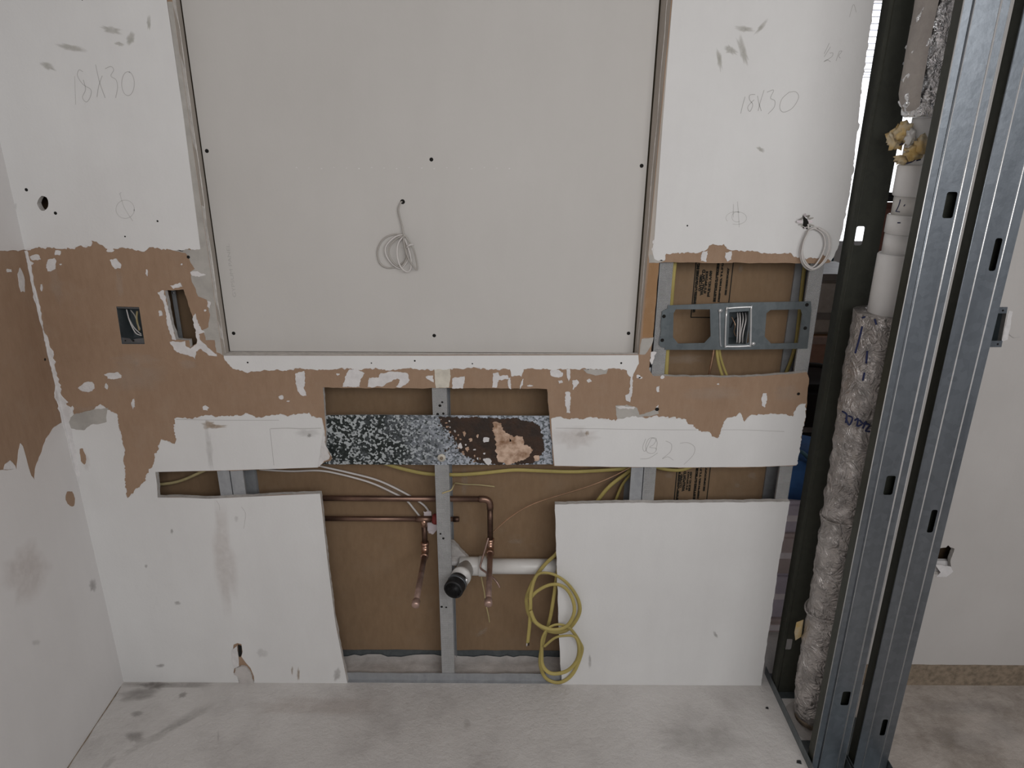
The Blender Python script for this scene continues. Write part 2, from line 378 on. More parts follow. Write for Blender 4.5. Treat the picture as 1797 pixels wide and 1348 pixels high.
ll = [(117, 736), (127, 712), (130, 728), (148, 727), (166, 718), (176, 709), (189, 719), (205, 726), (208, 747), (215, 778), (219, 817), (221, 866), (224, 874), (234, 866), (254, 845), (270, 814), (280, 780), (283, 771), (293, 773), (307, 779), (310, 770), (306, 754), (309, 733), (329, 735), (371, 728), (378, 732), (437, 727), (449, 733), (495, 727), (505, 731), (542, 724), (547, 731), (565, 734), (570, 757), (569, 790), (558, 820), (500, 822), (400, 825), (273, 828), (276, 850), (277, 873), (320, 873), (366, 875), (450, 871), (562, 866), (568, 920), (575, 985), (582, 1040), (589, 1094), (600, 1150), (610, 1199)]
u = px_back(ll); u[0] = (-1.228, u[0][1]); u[-1] = (u[-1][0], 0); u.append((-1.228, 0))
gouge = px_back([(410, 1131), (417, 1128), (424, 1130), (426, 1143), (424, 1152), (432, 1163), (440, 1172), (446, 1187), (447, 1199), (420, 1199), (418, 1188), (410, 1180), (413, 1165), (408, 1155)])
gouge = [(x, max(z, .004)) for x, z in gouge]
fringe(u, 14, tuple(range(32, len(u))), [gouge]); plate('paint_layer', jag(u, .0045, .0034, 14, keep=tuple(range(35, len(u)))), [gouge], FY, PT, -.0001, ('paint_white', 'plaster'), wall_back)
coat('paint_layer', [(967, 735), (987, 733), (1000, 736), (1023, 736), (1033, 732), (1050, 735), (1080, 739), (1107, 731), (1130, 733), (1156, 732), (1187, 735), (1204, 736), (1207, 744), (1231, 758), (1245, 758), (1249, 766), (1259, 769), (1265, 756), (1272, 738), (1276, 733), (1291, 731), (1298, 724), (1302, 731), (1306, 740), (1316, 729), (1340, 728), (1367, 727), (1391, 731), (1397, 716), (1405, 709), (1414, 708), (1412, 735), (1407, 755), (1404, 780), (1397, 816), (1330, 819), (1200, 820), (1080, 819), (973, 817), (969, 770)], 15, .0045, .0034, keep=tuple(range(34, 40)))
plate('paint_layer', lj, None, FY, PT, -.0001, ('paint_white', 'plaster'), wall_back)
# --- grey face paper, orange paper, tape compound, white flecks left on the brown
coat('gray_paper', [(303, 439), (326, 444), (342, 472), (334, 477), (337, 495), (348, 520), (363, 526), (369, 552), (366, 574), (356, 579), (361, 597), (377, 597), (380, 618), (390.5, 623), (364, 437), (302.5, 3), (294, 3), (322, 200), (352, 437)], 21, .008, .002, keep=(13, 14, 15, 16, 17), m=('gray_paper', 'gypsum'), d=-.0009)
coat('gray_paper', [(1126, 595), (1147, 592), (1143, 606), (1132, 622), (1122, 622)], 22, .006, .001, m=('gray_paper', 'gypsum'), d=-.0009)
plate('cut_edge', px_back([(1181, 1), (1163.5, 210), (1148.5, 420), (1146, 447), (1139, 456), (1137.5, 447), (1140.2, 420), (1160, 210), (1179.6, 1)]), None, FY, -.0007, -.0001, 'jamb', wall_back)
coat('orange_paper', [(1139, 462), (1156, 462), (1150, 540), (1146, 592), (1127, 592), (1132, 530)], 23, .008, .0008, m=('orange_paper', 'gypsum'), d=-.0007)
coat('gray_paper', [(1080, 712), (1100, 710), (1118, 716), (1122, 728), (1155, 718), (1156, 726), (1122, 733), (1083, 735)], 24, .006, .002, m=('gray_paper', 'gypsum'), d=-.0009)
coat('gray_paper', [(1023, 648), (1067, 648), (1064, 656), (1045, 659), (1030, 655)], 25, .006, .001, m=('gray_paper', 'gypsum'), d=-.0009)
coat('gray_paper', [(130, 727), (150, 722), (190, 716), (188, 740), (160, 745), (150, 754), (122, 752), (118, 740)], 26, .006, .002, m=('gray_paper', 'gypsum'), d=-.0021)
coat('gray_paper', [(1140, 447), (1152, 447), (1167, 457), (1157, 461), (1139, 461)], 27, .006, .001, m=('gray_paper', 'gypsum'), d=-.0009)
coat('tape_compound', [(762, 648), (790, 647), (791, 660), (788, 680), (765, 681), (763, 664)], 28, .005, .001, m=('plaster_cream', 'gypsum'), d=-.0012)
flecks = [
    [(277, 513), (287, 509), (290, 519), (299, 557), (305, 584), (309, 597), (303, 596), (296, 578), (287, 530)],
    [(298, 600), (325, 598), (327, 608), (334, 612), (346, 600), (339, 557), (343, 550), (347, 562), (353, 578), (360, 583), (349, 587), (354, 599), (370, 614), (380, 621), (381, 625), (365, 622), (352, 612), (344, 617), (343, 631), (339, 626), (311, 618), (302, 606)],
    [(299, 501), (316, 496), (320, 503), (305, 507)], [(279, 545), (283, 545), (285, 554), (280, 555)],
    [(334, 478), (345, 476), (362, 482), (350, 486), (338, 484)], [(364, 528), (370, 530), (368, 541), (364, 538)],
    [(193, 456), (205, 454), (213, 464), (212, 471), (202, 472), (196, 464)], [(519, 655), (534, 651), (536, 672), (533, 680), (538, 694), (530, 694), (522, 684), (519, 668)],
    [(601, 678), (606, 660), (614, 648), (630, 650), (640, 655), (634, 664), (631, 679), (615, 679)],
    [(645, 679), (648, 663), (665, 662), (668, 655), (690, 652), (715, 655), (719, 667), (712, 675), (700, 680), (695, 678), (702, 667), (697, 664), (685, 670), (672, 678)],
    [(747, 661), (760, 659), (761, 671), (752, 666)], [(794, 664), (815, 660), (813, 681), (793, 681)], [(865, 655), (875, 654), (877, 660), (890, 658), (893, 665), (875, 667), (872, 680), (864, 680)],
    [(893, 663), (896, 663), (896, 672), (897, 683), (893, 681), (891, 672)], [(917, 665), (919, 665), (916, 677), (912, 683), (914, 673)],
    [(966, 650), (975, 648), (988, 654), (987, 660), (978, 662), (966, 658)], [(994, 648), (1000, 648), (1001, 662), (998, 670), (995, 660)], [(979, 668), (986, 667), (988, 671), (981, 673)],
    [(1004, 668), (1012, 666), (1016, 672), (1005, 684)], [(992, 688), (1000, 688), (1001, 710), (1000, 725), (994, 724), (992, 705)],
    [(1107, 662), (1111, 656), (1110, 684), (1106, 706), (1098, 701), (1097, 694), (1104, 690)], [(1080, 712), (1098, 714), (1114, 714), (1112, 718), (1086, 717)],
    [(1339, 690), (1345, 690), (1346, 700), (1342, 715), (1337, 712), (1336, 702)], [(1272, 443), (1284, 441), (1283, 455), (1276, 459), (1273, 453)], [(1232, 443), (1242, 440), (1240, 459), (1230, 458)],
    [(1142, 618), (1152, 618), (1143, 640), (1140, 632)], [(1153, 680), (1157, 677), (1156, 688), (1152, 686)], [(1151, 714), (1155, 710), (1156, 720), (1152, 722)]]
for i, fl in enumerate(flecks): coat('plaster_fleck', fl, 100 + i, .0035, .0022, m='plaster', d=-.0014)
for i, (cx, cy, rx, ry) in enumerate([(102, 443, 7, 5), (91, 466, 9, 12), (194, 439, 6, 4), (63, 452, 9, 5), (55, 462, 5, 3), (200, 659, 14, 6), (155, 678, 15, 8), (187, 678, 3, 5), (234, 709, 3, 8), (361, 716, 6, 4), (493, 697, 5, 4), (1034, 668, 4, 3), (1120, 661, 4, 3), (1124, 663, 4, 2), (1162, 662, 4, 3), (1154, 684, 3, 5), (73, 505, 2, 6), (360, 545, 2, 2), (258, 478, 2, 6), (593, 657, 3, 2), (930, 677, 5, 1.5), (506, 704, 3, 1), (1260, 674, 2, 1.5), (319, 464, 1.5, 1.5), (107, 464, 2, 1.5)]):
    coat('plaster_fleck', blob(cx, cy, rx, ry, 11, 200 + i), 300 + i, .003, .0016, m='plaster', d=-.0012)
# --- jamb of the recess, panel that closes it
RD = .045
pan_l, pan_r = px_back([(315, 0), (402, 617)], RD), px_back([(1159, 0), (1113, 620)], RD)
inner = [(pan_l[0][0], 2.25), pan_l[1], pan_r[1], (pan_r[0][0] + .004, 2.25)]
for i, mname in ((0, 'jamb'), (1, 'gypsum'), (2, 'jamb'), (3, 'jamb')):
    j = (i + 1) % 4; v = []; f = []; K = 24
    rn = random.Random(i)
    for k in range(K + 1):
        a = Vector(recess[i]).lerp(Vector(recess[j]), k / K); c = Vector(inner[i]).lerp(Vector(inner[j]), k / K)
        m2 = a.lerp(c, .38 + rn.uniform(-.05, .05)); e = rn.uniform(-.0012, .0012)
        v += [(a.x, 0, a.y), (m2.x + e, .017, m2.y + e), (c.x, RD, c.y)]
    for k in range(K): f += [(3 * k, 3 * k + 1, 3 * k + 4, 3 * k + 3), (3 * k + 1, 3 * k + 2, 3 * k + 5, 3 * k + 4)]
    mesh_obj('recess_jamb', v, f, mname, wall_back)
    if i in (0, 2): tube('jamb_bead', [(v[3 * k + 1][0], .0165 + rn.uniform(-.001, .001), v[3 * k + 1][2]) for k in range(K + 1)], [.0014 + rn.uniform(-.0008, .0008) for _ in range(K + 1)], 'gypsum', wall_back, 6)
pn = plate('wall_recess_panel', [(inner[0][0] + .003, 2.25), (inner[1][0] + .003, inner[1][1] + .001), (inner[2][0] - .004, inner[2][1] + .001), (inner[3][0] - .004, 2.25)], None, FY, RD, RD + BT, ('panel_gray', 'gypsum')); tag(pn, kind='structure')
plate('backing_board', [(inner[0][0] - .01, 2.3), (inner[1][0] - .01, inner[1][1] - .02), (inner[2][0] + .01, inner[2][1] - .02), (inner[3][0] + .008, 2.3)], None, FY, RD + BT, RD + BT + .004, 'dark_cavity', pn)
def dimple(cx, cy, r, frame, d, parent, pxmap, name='screw'):
    c = pxmap([(cx, cy)])[0]; n = 14; v = []; f = []
    for rr, dd in ((r * 1.35, d - .0001), (r, d - .0009), (r * .35, d - .0004)):
        for k in range(n): a = 2 * math.pi * k / n; v.append(frame((c[0] + rr * math.cos(a), c[1] + rr * math.sin(a)), dd))
    for s in (0, 1):
        for k in range(n): f.append((s * n + k, s * n + (k + 1) % n, (s + 1) * n + (k + 1) % n, (s + 1) * n + k))
    f.append(tuple(2 * n + k for k in range(n)))
    return mesh_obj(name, v, f, 'dark_hole', parent)
for x, y in [(363, 265), (757, 280), (1126, 291), (410, 585), (762, 589), (1103, 585)]: dimple(x, y, .0036, FY, RD, pn, lambda q: px_back(q, RD))
for x, y, r in [(47, 333, .003), (98, 374, .003), (331, 451, .003), (277, 388, .0018), (220, 415, .0015), (1206, 396, .0015), (1153, 718, .004), (1401, 691, .003), (728, 633, .0018), (829, 638, .0014), (1090, 637, .002), (435, 636, .0018), (652, 637, .0014), (145, 0, .001)]: dimple(x, y, r, FY, PT, wall_back, px_back)

# --- left wall: board, paint above and below the torn band
lo = [(.14, 0), (.14, CEIL), (-3.0, CEIL), (-3.0, 0)]
wall_left = plate('wall_left', lo, None, FL, 0, .10, ('torn_brown', 'gypsum')); tag(wall_left, kind='structure')
tb = px_left([(45, 438), (31, 441), (22, 439), (12, 441), (0, 440)])
z_up = tb[-1][1]
plate('paint_layer', jag([(0, CEIL), (0, tb[0][1])] + tb[1:] + [(-1.3, z_up - .02), (-3.0, z_up), (-3.0, CEIL)], .008, .0018, 31, keep=(0, 7, 8)), None, FL, PT, -.0001, ('paint_side', 'plaster'), wall_left)
bb = px_left([(117, 737), (105, 743), (92, 752), (80, 770), (70, 799), (62, 819), (60, 843), (54, 835), (47, 812), (39, 783), (35, 778), (31, 799), (29, 824), (0, 825)])
bb[0] = (0, bb[0][1])
plate('paint_layer', jag([(0, 0)] + bb + [(-1.2, bb[-1][1] - .02), (-3.0, bb[-1][1]), (-3.0, 0)], .008, .0018, 32, keep=(0, 16, 17)), None, FL, PT, -.0001, ('paint_side', 'plaster'), wall_left)
for i, fl in enumerate([blob(37, 492, 6, 23, 12, 7, .2, -.12), blob(15, 475, 5, 3, 9, 8), [(8, 815), (17, 808), (26, 818), (28, 824), (6, 824)]]):
    plate('plaster_fleck', jag(px_left(fl), .005, .001, 40 + i), None, FL, -.0014, -.0001, 'plaster', wall_left)
plate('torn_spot', jag(px_left(blob(123, 876, 8, 15, 12, 4, .15, -.15)), .005, .001, 44), None, FL, -.0021, -.0017, 'torn_brown', wall_left)
plate('torn_spot', jag(px_back(blob(146, 800, 5, 13, 12, 5, .2, -.2)), .005, .001, 45), None, FY, -.0021, -.0017, 'torn_brown', wall_back)
dimple(79, 631, .0028, FL, 0, wall_left, px_left)
smudge('smudge', (162, 1028), 7, 13, 0, FL, PT - .0003, 'smudge_dark', wall_left, 3, px_left)
smudge('smudge', (62, 1128), 9, 6, .3, FL, PT - .0003, 'smudge_gray', wall_left, 4, px_left)
smudge('smudge', (45, 1000), 40, 60, .3, FL, PT - .0003, 'smudge_warm', wall_left, 5, px_left)
# joint compound left in the corner between the two walls
cz = [(440, 2, 4), (455, 2, 4), (470, 3, 4), (500, 4, 3), (520, 5, 3), (545, 4, 4), (565, 3, 2), (578, 1, 1), (592, 3, 4), (610, 3, 7), (635, 3, 8), (655, 2, 7), (676, 3, 7), (690, 9, 6), (706, 8, 14), (716, 7, 16), (740, 6, 12), (770, 4, 8), (800, 5, 10), (826, 3, 9), (850, 2, 3)]
v = []; f = []
rn = random.Random(77); zz = []
for py, wl, wr in cz:
    x = 45 + (py - 438) * .2505; z = px_back([(x, py)])[0][1]; zz.append((z, wl * .0016, wr * .0016))
fine = []
for i in range(len(zz) - 1):
    for k in range(4):
        t = k / 4; fine.append(tuple(zz[i][q] * (1 - t) + zz[i + 1][q] * t for q in range(3)))
for z, wl, wr in fine:
    wl = max(.001, wl * rn.uniform(.7, 1.3)); wr = max(.001, wr * rn.uniform(.7, 1.3))
    X = -1.2275
    v += [(X + .0003, -wl, z), (X + .0022, -wl * .9, z), (X + .003, -.003, z), (X + wr * .9, -.0022, z), (X + wr, -.0003, z)]
for i in range(len(fine) - 1):
    for k in range(4): f.append((5 * i + k, 5 * i + k + 1, 5 * i + 5 + k + 1, 5 * i + 5 + k))
mesh_obj('joint_compound', v, f, 'plaster', wall_back)

# --- brown back of the boards on the far side of the wall, seen through the cut-outs
CB = .115
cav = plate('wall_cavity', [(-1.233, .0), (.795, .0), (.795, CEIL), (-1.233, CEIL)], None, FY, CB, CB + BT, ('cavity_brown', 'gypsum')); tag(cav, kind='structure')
# --- wall beyond the stud frames, in line with the back wall
HR = px_back([(1640, 966), (1650, 962), (1660, 961), (1664, 957), (1668, 961), (1675, 963), (1668, 985), (1669, 1000), (1660, 1008), (1640, 1009)])
HO = px_back([(1728, 544), (1768, 541), (1756, 605), (1716, 607)])
zb = PY(1700, 1167, 0).z
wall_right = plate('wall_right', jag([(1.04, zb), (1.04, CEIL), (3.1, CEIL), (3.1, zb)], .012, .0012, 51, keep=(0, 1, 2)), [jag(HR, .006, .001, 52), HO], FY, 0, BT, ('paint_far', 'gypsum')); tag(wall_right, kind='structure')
box('base_strip', (1.04, .004, 0), (3.1, .014, zb + .03), 'grime', wall_right)
box('cavity_board', (1.04, .09, 0), (3.1, .105, CEIL), 'cavity_brown', wall_right)
h = PY(1655, 995, .02); plate('insulation_board', [(h.x - .05, h.z - .02), (h.x + .04, h.z - .02), (h.x + .04, h.z + .022), (h.x - .05, h.z + .022)], None, FY, .018, .03, 'plaster', wall_right)
h0, h1 = PY(1700, 1008, 0), PY(1672, 1000, 0)
plate('plaster_fleck', jag(px_back([(1640, 990), (1655, 992), (1668, 994), (1672, 1003), (1660, 1012), (1642, 1012), (1650, 1004)]), .004, .001, 53), None, FY, -.002, -.0001, 'plaster', wall_right)

# ------------------------------------------------------------------ steel framing inside the wall
SF, SB = BT + .0006, CB - .0012
def c_stud(label, px, py, dirn, z0, z1, m_front='galv_dull', m_back='galv_dull', w=.034, group=None, punch=()):
    x = PY(px, py, SF).x; t = .0011
    r = empty('metal_stud', label, 'stud', group)
    a, b = sorted((x, x + dirn * t)); hs = []
    for hz in punch: hs.append([(SF + .028, hz - .014), (SF + .07, hz - .014), (SF + .07, hz + .014), (SF + .028, hz + .014)])
    plate('web', [(SF, z0), (SB, z0), (SB, z1), (SF, z1)], hs, lambda p, d: Vector((d, p[0], p[1])), a, b, m_back, r)
    a, b = sorted((x + dirn * t, x + dirn * w)); box('flange', (a, SF, z0), (b, SF + t, z1), m_front, r); box('flange', (a, SB - t, z0), (b, SB, z1), m_back, r)
    a, b = sorted((x + dirn * w, x + dirn * (w - t))); box('lip', (a, SF + t, z0), (b, SF + .007, z1), m_front, r); box('lip', (a, SB - .007, z0), (b, SB - t, z1), m_back, r)
    return place(r, (x, SF, z0)), x
zt = .0015
mid_stud, xm = c_stud('scuffed steel stud standing in the middle of the open sink cavity', 764, 850, 1, zt, 1.055, 'galv_light', 'galv_dull', .040, punch=(PY(764, 876, .06).z, PY(744, 911, .06).z, PY(768, 833, .066).z))
c_stud('left one of the paired steel studs in the narrow left slot', 404.5, 845, -1, zt, 2.40, 'galv_dull')
c_stud('right one of the paired steel studs in the narrow left slot', 406.5, 845, 1, zt, 1.055, 'galv_dull', 'galv_dull', .036)
c_stud('steel stud left of the pair in the right slot, yellow cables passing it', 1127, 850, -1, zt, 1.055, 'galv_dull')
c_stud('perforated steel stud left of the electrical bracket, right of the pair in the slot below', 1128.5, 850, 1, zt, 2.40, 'galv_light')
c_stud('steel end stud right of the electrical bracket at the wall edge', 1446, 470, -1, zt, 2.40, 'galv_light', 'galv_dull', .036)
r = empty('steel_strap', 'narrow grey steel strap inside the ragged slot beside the outlet box', 'strap')
a, b = PY(300, 508, .085), PY(307, 508, .085); zs0 = PY(312, 620, .085).z - .05
box('strip', (a.x, .085, zs0), (b.x, .0875, a.z + .06), 'galv_dull', r)
for k in (0, 1): tube('rivet', [((a.x + b.x) / 2, .0835, zs0 + .02 + k * .2), ((a.x + b.x) / 2, .086, zs0 + .02 + k * .2)], .0025, 'galv_edge', r, 8)
place(r, (a.x, .0865, zs0))
for x, y, rr in ((778, 945, .0026), (773, 937, .0022), (775, 1065, .0028), (783, 1066, .0022), (772, 712, .003), (776, 706, .0022), (768, 727, .003), (778, 726, .0025)):
    o = dimple(x, y, rr, FY, SF, mid_stud, lambda q: px_back(q, SF), 'screw_hole'); o.matrix_parent_inverse = Matrix.Translation(-mid_stud.location)
# floor track of the cavity with plaster dust lying in it
r = empty('floor_track', 'dusty galvanised floor track along the foot of the sink cavity', 'track')
box('base', (-1.21, .0006, .0), (.785, CB - .0005, .0012), 'galv_dull', r)
def wavy(name, y0, y1, zt_, seed, m):
    rn = random.Random(seed); K = 60; v = []; f = []
    for k in range(K + 1):
        x = -1.21 + 1.995 * k / K; z = zt_ + rn.uniform(-.0015, .0015)
        v += [(x, y0, 0.0012), (x, y1, .0012), (x, y1, z), (x, y0, z)]
    for k in range(K):
        for q in range(4): f.append((4 * k + q, 4 * k + (q + 1) % 4, 4 * k + 4 + (q + 1) % 4, 4 * k + 4 + q))
    return mesh_obj(name, v, f, m, r)
wavy('lip', BT - .0015 - .0005, SF - .0001, .028, 1, 'galv_dull'); wavy('lip', SB + .0001, CB - .0001, .032, 2, 'galv_box')
K = 90; v = []; f = []
for k in range(K + 1):
    x = -1.2 + 1.98 * k / K
    for q in range(7):
        y = SF + .002 + (SB - SF - .004) * q / 6
        v.append((x, y, .004 + .012 * max(0, noise.noise(Vector((x * 9, y * 30, 3)))) + .01 * (q == 6) * noise.random()))
for k in range(K):
    for q in range(6): f.append((7 * k + q, 7 * k + q + 1, 7 * k + 8 + q, 7 * k + 7 + q))
tag(mesh_obj('plaster_dust', v, f, 'concrete_pale', r, smooth=True), kind='stuff')
place(r, (-1.21, .01, 0))

# ------------------------------------------------------------------ corroded backing plate
PB = .0118
def pyl(pts, Y): return px_back(pts, Y)
r = empty('steel_backing_plate', 'spangled galvanised backing plate with a dark rust patch, screwed across the stud', 'steel plate')
plate('sheet', pyl([(571, 729), (640, 728), (770, 729), (967, 730), (969, 760), (971, 815), (770, 816), (566, 815), (575, 770)], PB), None, FY, PB, PB + .0024, ('spangle', 'galv_dull'), r)
rust = plate('rust_patch', jag(pyl([(770, 731), (794, 732), (840, 733), (899, 734), (934, 739), (948, 750), (953, 771), (954, 792), (943, 809), (929, 814), (843, 814), (829, 806), (805, 792), (801, 776), (787, 755), (773, 741)], PB), .003, .0042, 61), None, FY, PB - .0008, PB - .0001, 'rust_brown', r)
plate('scale_flake', jag(pyl([(864, 742), (872, 740), (880, 743), (882, 752), (888, 760), (899, 764), (918, 767), (920, 781), (937, 788), (927, 802), (906, 811), (887, 814), (873, 806), (871, 785), (867, 762)], PB), .003, .004, 62), None, FY, PB - .0022, PB - .0009, 'rust_pale', rust)
for i, (cx, cy, rx, ry) in enumerate([(853, 772, 6, 4), (856, 809, 7, 6), (820, 788, 3, 4), (815, 760, 3, 5), (826, 772, 3, 3), (838, 765, 2, 3), (850, 796, 2, 1.5), (808, 782, 4, 4), (941, 803, 5, 5)]):
    plate('zinc_fleck', jag(pyl(blob(cx, cy, rx, ry, 9, 60 + i, .4), PB), .003, .001, 70 + i), None, FY, PB - .0014, PB - .0009, 'rust_pale' if i in (2, 3, 4, 5, 8) else 'plaster', rust)
for i, (cx, cy, rx, ry) in enumerate([(878, 752, 5, 3), (890, 775, 8, 6), (905, 790, 7, 5), (885, 798, 9, 5), (910, 800, 6, 4), (898, 770, 5, 4)]):
    plate('scale_flake', jag(pyl(blob(cx, cy, rx, ry, 9, 80 + i, .4), PB), .003, .0012, 90 + i), None, FY, PB - .0034, PB - .0022, 'rust_pale', rust)
rn = random.Random(31)
edge = [(770, 731), (787, 755), (801, 776), (805, 792), (829, 806), (843, 814)]
for i in range(70):
    j = rn.randrange(5); t = rn.random(); x = edge[j][0] + (edge[j + 1][0] - edge[j][0]) * t + rn.gauss(0, 6); y = edge[j][1] + (edge[j + 1][1] - edge[j][1]) * t + rn.gauss(0, 5)
    if not 731 < y < 813: continue
    inside = i % 2; plate('rust_speck', pyl(blob(x + (9 if inside else -5), y, rn.uniform(.8, 2.4), rn.uniform(.8, 2.4), 7, 400 + i, .4), PB), None, FY, PB - (.0013 if inside else .0006), PB - .0001 - (.0008 if inside else 0), ('rust_pale' if i % 3 else 'plaster') if inside else 'rust_brown', rust)
c = PY(775, 803, PB)
w = tube('washer', [c, c + Vector((0, -.0035, 0))], .0115, 'plaster_cream', r, 18); tube('screw_head', [c + Vector((0, -.003, 0)), c + Vector((0, -.0055, 0))], .005, 'grime', w, 12)
place(r, (PY(566, 815, PB).x, PB, PY(566, 815, PB).z))
# flap of torn paper hanging into the opening at the plate's left end
fl = jag(px_back([(568, 757), (572, 780), (585, 797), (581, 803), (567, 812), (559, 819), (563, 790)]), .004, .0012, 63)
fo = plate('paper_flap', fl, None, lambda p, d: Vector((p[0], d - .02 * max(0, p[0] - fl[0][0]) / .03 - .003, p[1])), 0, .0008, 'plaster', wall_back)
fl2 = jag(px_back([(577, 788), (586, 798), (582, 805), (566, 813), (572, 805), (580, 799)]), .004, .001, 64)
plate('paper_flap', fl2, None, lambda p, d: Vector((p[0], d - .02 * max(0, p[0] - fl[0][0]) / .03 - .0045, p[1])), 0, .0006, 'torn_brown', wall_back)
# gouge by the floor
plate('crack', px_back([(418, 1131), (424, 1133), (425, 1147), (422, 1153), (419, 1150)]), None, FY, -.0022, -.0008, 'dark_hole', wall_back)
plate('broken_gypsum', jag(px_back([(408, 1140), (416, 1133), (419, 1150), (420, 1168), (412, 1172), (408, 1158)]), .004, .001, 65), None, FY, -.004, -.0004, 'plaster', wall_back)
plate('broken_gypsum', jag(px_back([(415, 1170), (424, 1167), (433, 1169), (440, 1178), (446, 1198), (421, 1198), (419, 1186), (412, 1182)]), .004, .002, 66), None, FY, -.006, -.0004, 'concrete_pale', wall_back)

# ------------------------------------------------------------------ electrical bracket in the right-hand cut-out
BY = .0125
r = empty('electrical_bracket', 'galvanised box bracket plate bridging the two studs in the right cut-out', 'bracket')
op1 = px_back([(1186, 543), (1246, 543), (1247, 590), (1236, 602), (1190, 603), (1181, 592), (1182, 550)], BY)
op2 = px_back([(1345, 550), (1352, 544), (1405, 543), (1408, 553), (1401, 602), (1353, 603), (1342, 591)], BY)
opc = px_back([(1280, 548), (1314, 546), (1314, 600), (1310, 604), (1278, 604)], BY)
plate('plate', px_back([(1172, 536), (1300, 531), (1423, 529), (1424, 545), (1417, 612), (1290, 614), (1167, 614)], BY), [op1, op2, opc], FY, BY, BY + .0016, 'galv_box', r)
tabl = px_back([(1172, 541), (1162, 546), (1159, 572), (1160, 580), (1156, 604), (1160, 609), (1167, 610)], BY)
plate('fixing_tab', tabl, None, FY, BY - .0012, BY - .0001, 'galv_box', r)
for x, y in ((1165, 555), (1162, 597), (1416, 535), (1413, 576)): dimple(x, y, .0036, FY, BY - (.0013 if x < 1300 else 0), r, lambda q: px_back(q, BY), 'hole')
rim = [PY(x, y, BY - .002) for x, y in [(1275, 545), (1279, 541), (1316, 539), (1318, 543), (1317, 602), (1313, 607), (1276, 608), (1273, 604)]]
tube('raised_ring', spline(rim, 4, True) + [rim[0]], .0026, 'galv_edge', r, 8)
rim = [PY(x, y, BY - .001) for x, y in [(1263, 547), (1264, 600), (1266, 608)]]
tube('rib', spline(rim, 4), .0022, 'galv_dull', r, 8)
for x, y in ((1264, 545), (1322, 603)):
    c = PY(x, y, BY - .001); tube('bracket_screw', [c, c + Vector((0, -.003, 0))], .005, 'galv_edge', r, 10)
q = [PY(x, y, BY) for x, y in ((1276, 544), (1317, 542), (1317, 606), (1274, 607))]
x0, x1, z0, z1 = q[0].x, q[1].x, q[2].z, q[0].z
jb = box('box_back', (x0, .088, z0), (x1, .090, z1), 'galv_box', r)
box('box_side', (x0 - .002, BY + .0017, z0), (x0, .088, z1), 'galv_box', r); box('box_side', (x1, BY + .0017, z0), (x1 + .002, .088, z1), 'galv_box', r)
box('box_side', (x0, BY + .0017, z0 - .002), (x1, .088, z0), 'galv_box', r); box('box_side', (x0, BY + .0017, z1), (x1, .088, z1 + .002), 'galv_box', r)
place(r, (PY(1172, 614, BY).x, BY, PY(1172, 614, BY).z))
r = empty('wire_bundle', 'short white wires standing in the open junction box of the bracket', 'wires')
for i, (xa, xb, dy) in enumerate(((1294, 1293, .03), (1298, 1297, .025), (1303, 1299, .035), (1308, 1303, .028))):
    tube('wire', spline([PY(xa, 549, dy + .02), PY(xa + 1, 562, dy), PY(xb + 1, 585, dy), PY(xb, 603, dy + .012)]), .0017, 'white_cable', r, 8)
tube('wire', spline([PY(1284, 556, .06), PY(1290, 570, .05), PY(1288, 582, .05), PY(1292, 590, .05), PY(1296, 584, .055)]), .0014, 'bare_copper', r, 8)
tube('wire', spline([PY(1282, 575, .06), PY(1290, 560, .055), PY(1299, 556, .05)]), .0018, 'rubber', r, 8)
place(r, PY(1297, 603, .03))
# ------------------------------------------------------------------ old outlet box in the left band
r = empty('outlet_box', 'recessed steel outlet box with bare wires in the left brown band', 'electrical box')
e = elec; D1 = .062
def lofted(name, loop, d0, d1, m, par):
    n = len(loop); v = [FY(p, d0) for p in loop] + [FY(p, d1) for p in loop]
    f = [(i, (i + 1) % n, n + (i + 1) % n, n + i) for i in range(n)] + [tuple(range(n, 2 * n))]
    return mesh_obj(name, v, f, m, par)
cx = sum(p[0] for p in e) / 4; cz_ = sum(p[1] for p in e) / 4
lofted('box_body', [(cx + (p[0] - cx) * .985, cz_ + (p[1] - cz_) * .985) for p in e], -.0002, D1, 'galv_box', r)
ear = px_back([(214, 592), (229, 594), (231, 598), (235, 595), (252, 593), (254, 603), (215, 604)], .004); plate('fixing_ear', ear, None, FY, .003, .0045, 'galv', r)
ear = px_back([(204, 538), (244, 539), (244.5, 542), (205, 541)], .003); plate('fixing_ear', ear, None, FY, .002, .0035, 'galv', r)
dimple(234, 598, .0022, FY, .003, r, lambda q: px_back(q, .003), 'hole'); dimple(220, 598, .0016, FY, .003, r, lambda q: px_back(q, .003), 'hole')
place(r, FY(e[3], .004))
r = empty('wire_bundle', 'thin white wires curling inside the outlet box on the left', 'wires')
for i, pts in enumerate([[(222, 543), (224, 551), (227, 562), (234, 578), (240, 586), (249, 589)], [(226, 558), (232, 570), (238, 578), (248, 587)], [(229, 544), (236, 553), (241, 565), (246, 578)]]):
    tube('wire', spline([PY(x, y, .022 + .006 * i) for x, y in pts]), .0015, 'gray_cable' if i == 2 else 'white_cable', r, 8)
tube('wire', spline([PY(241, 546, .04), PY(240, 560, .035), PY(245, 580, .035)]), .0028, 'pale_yellow', r, 8)
place(r, PY(240, 590, .03))

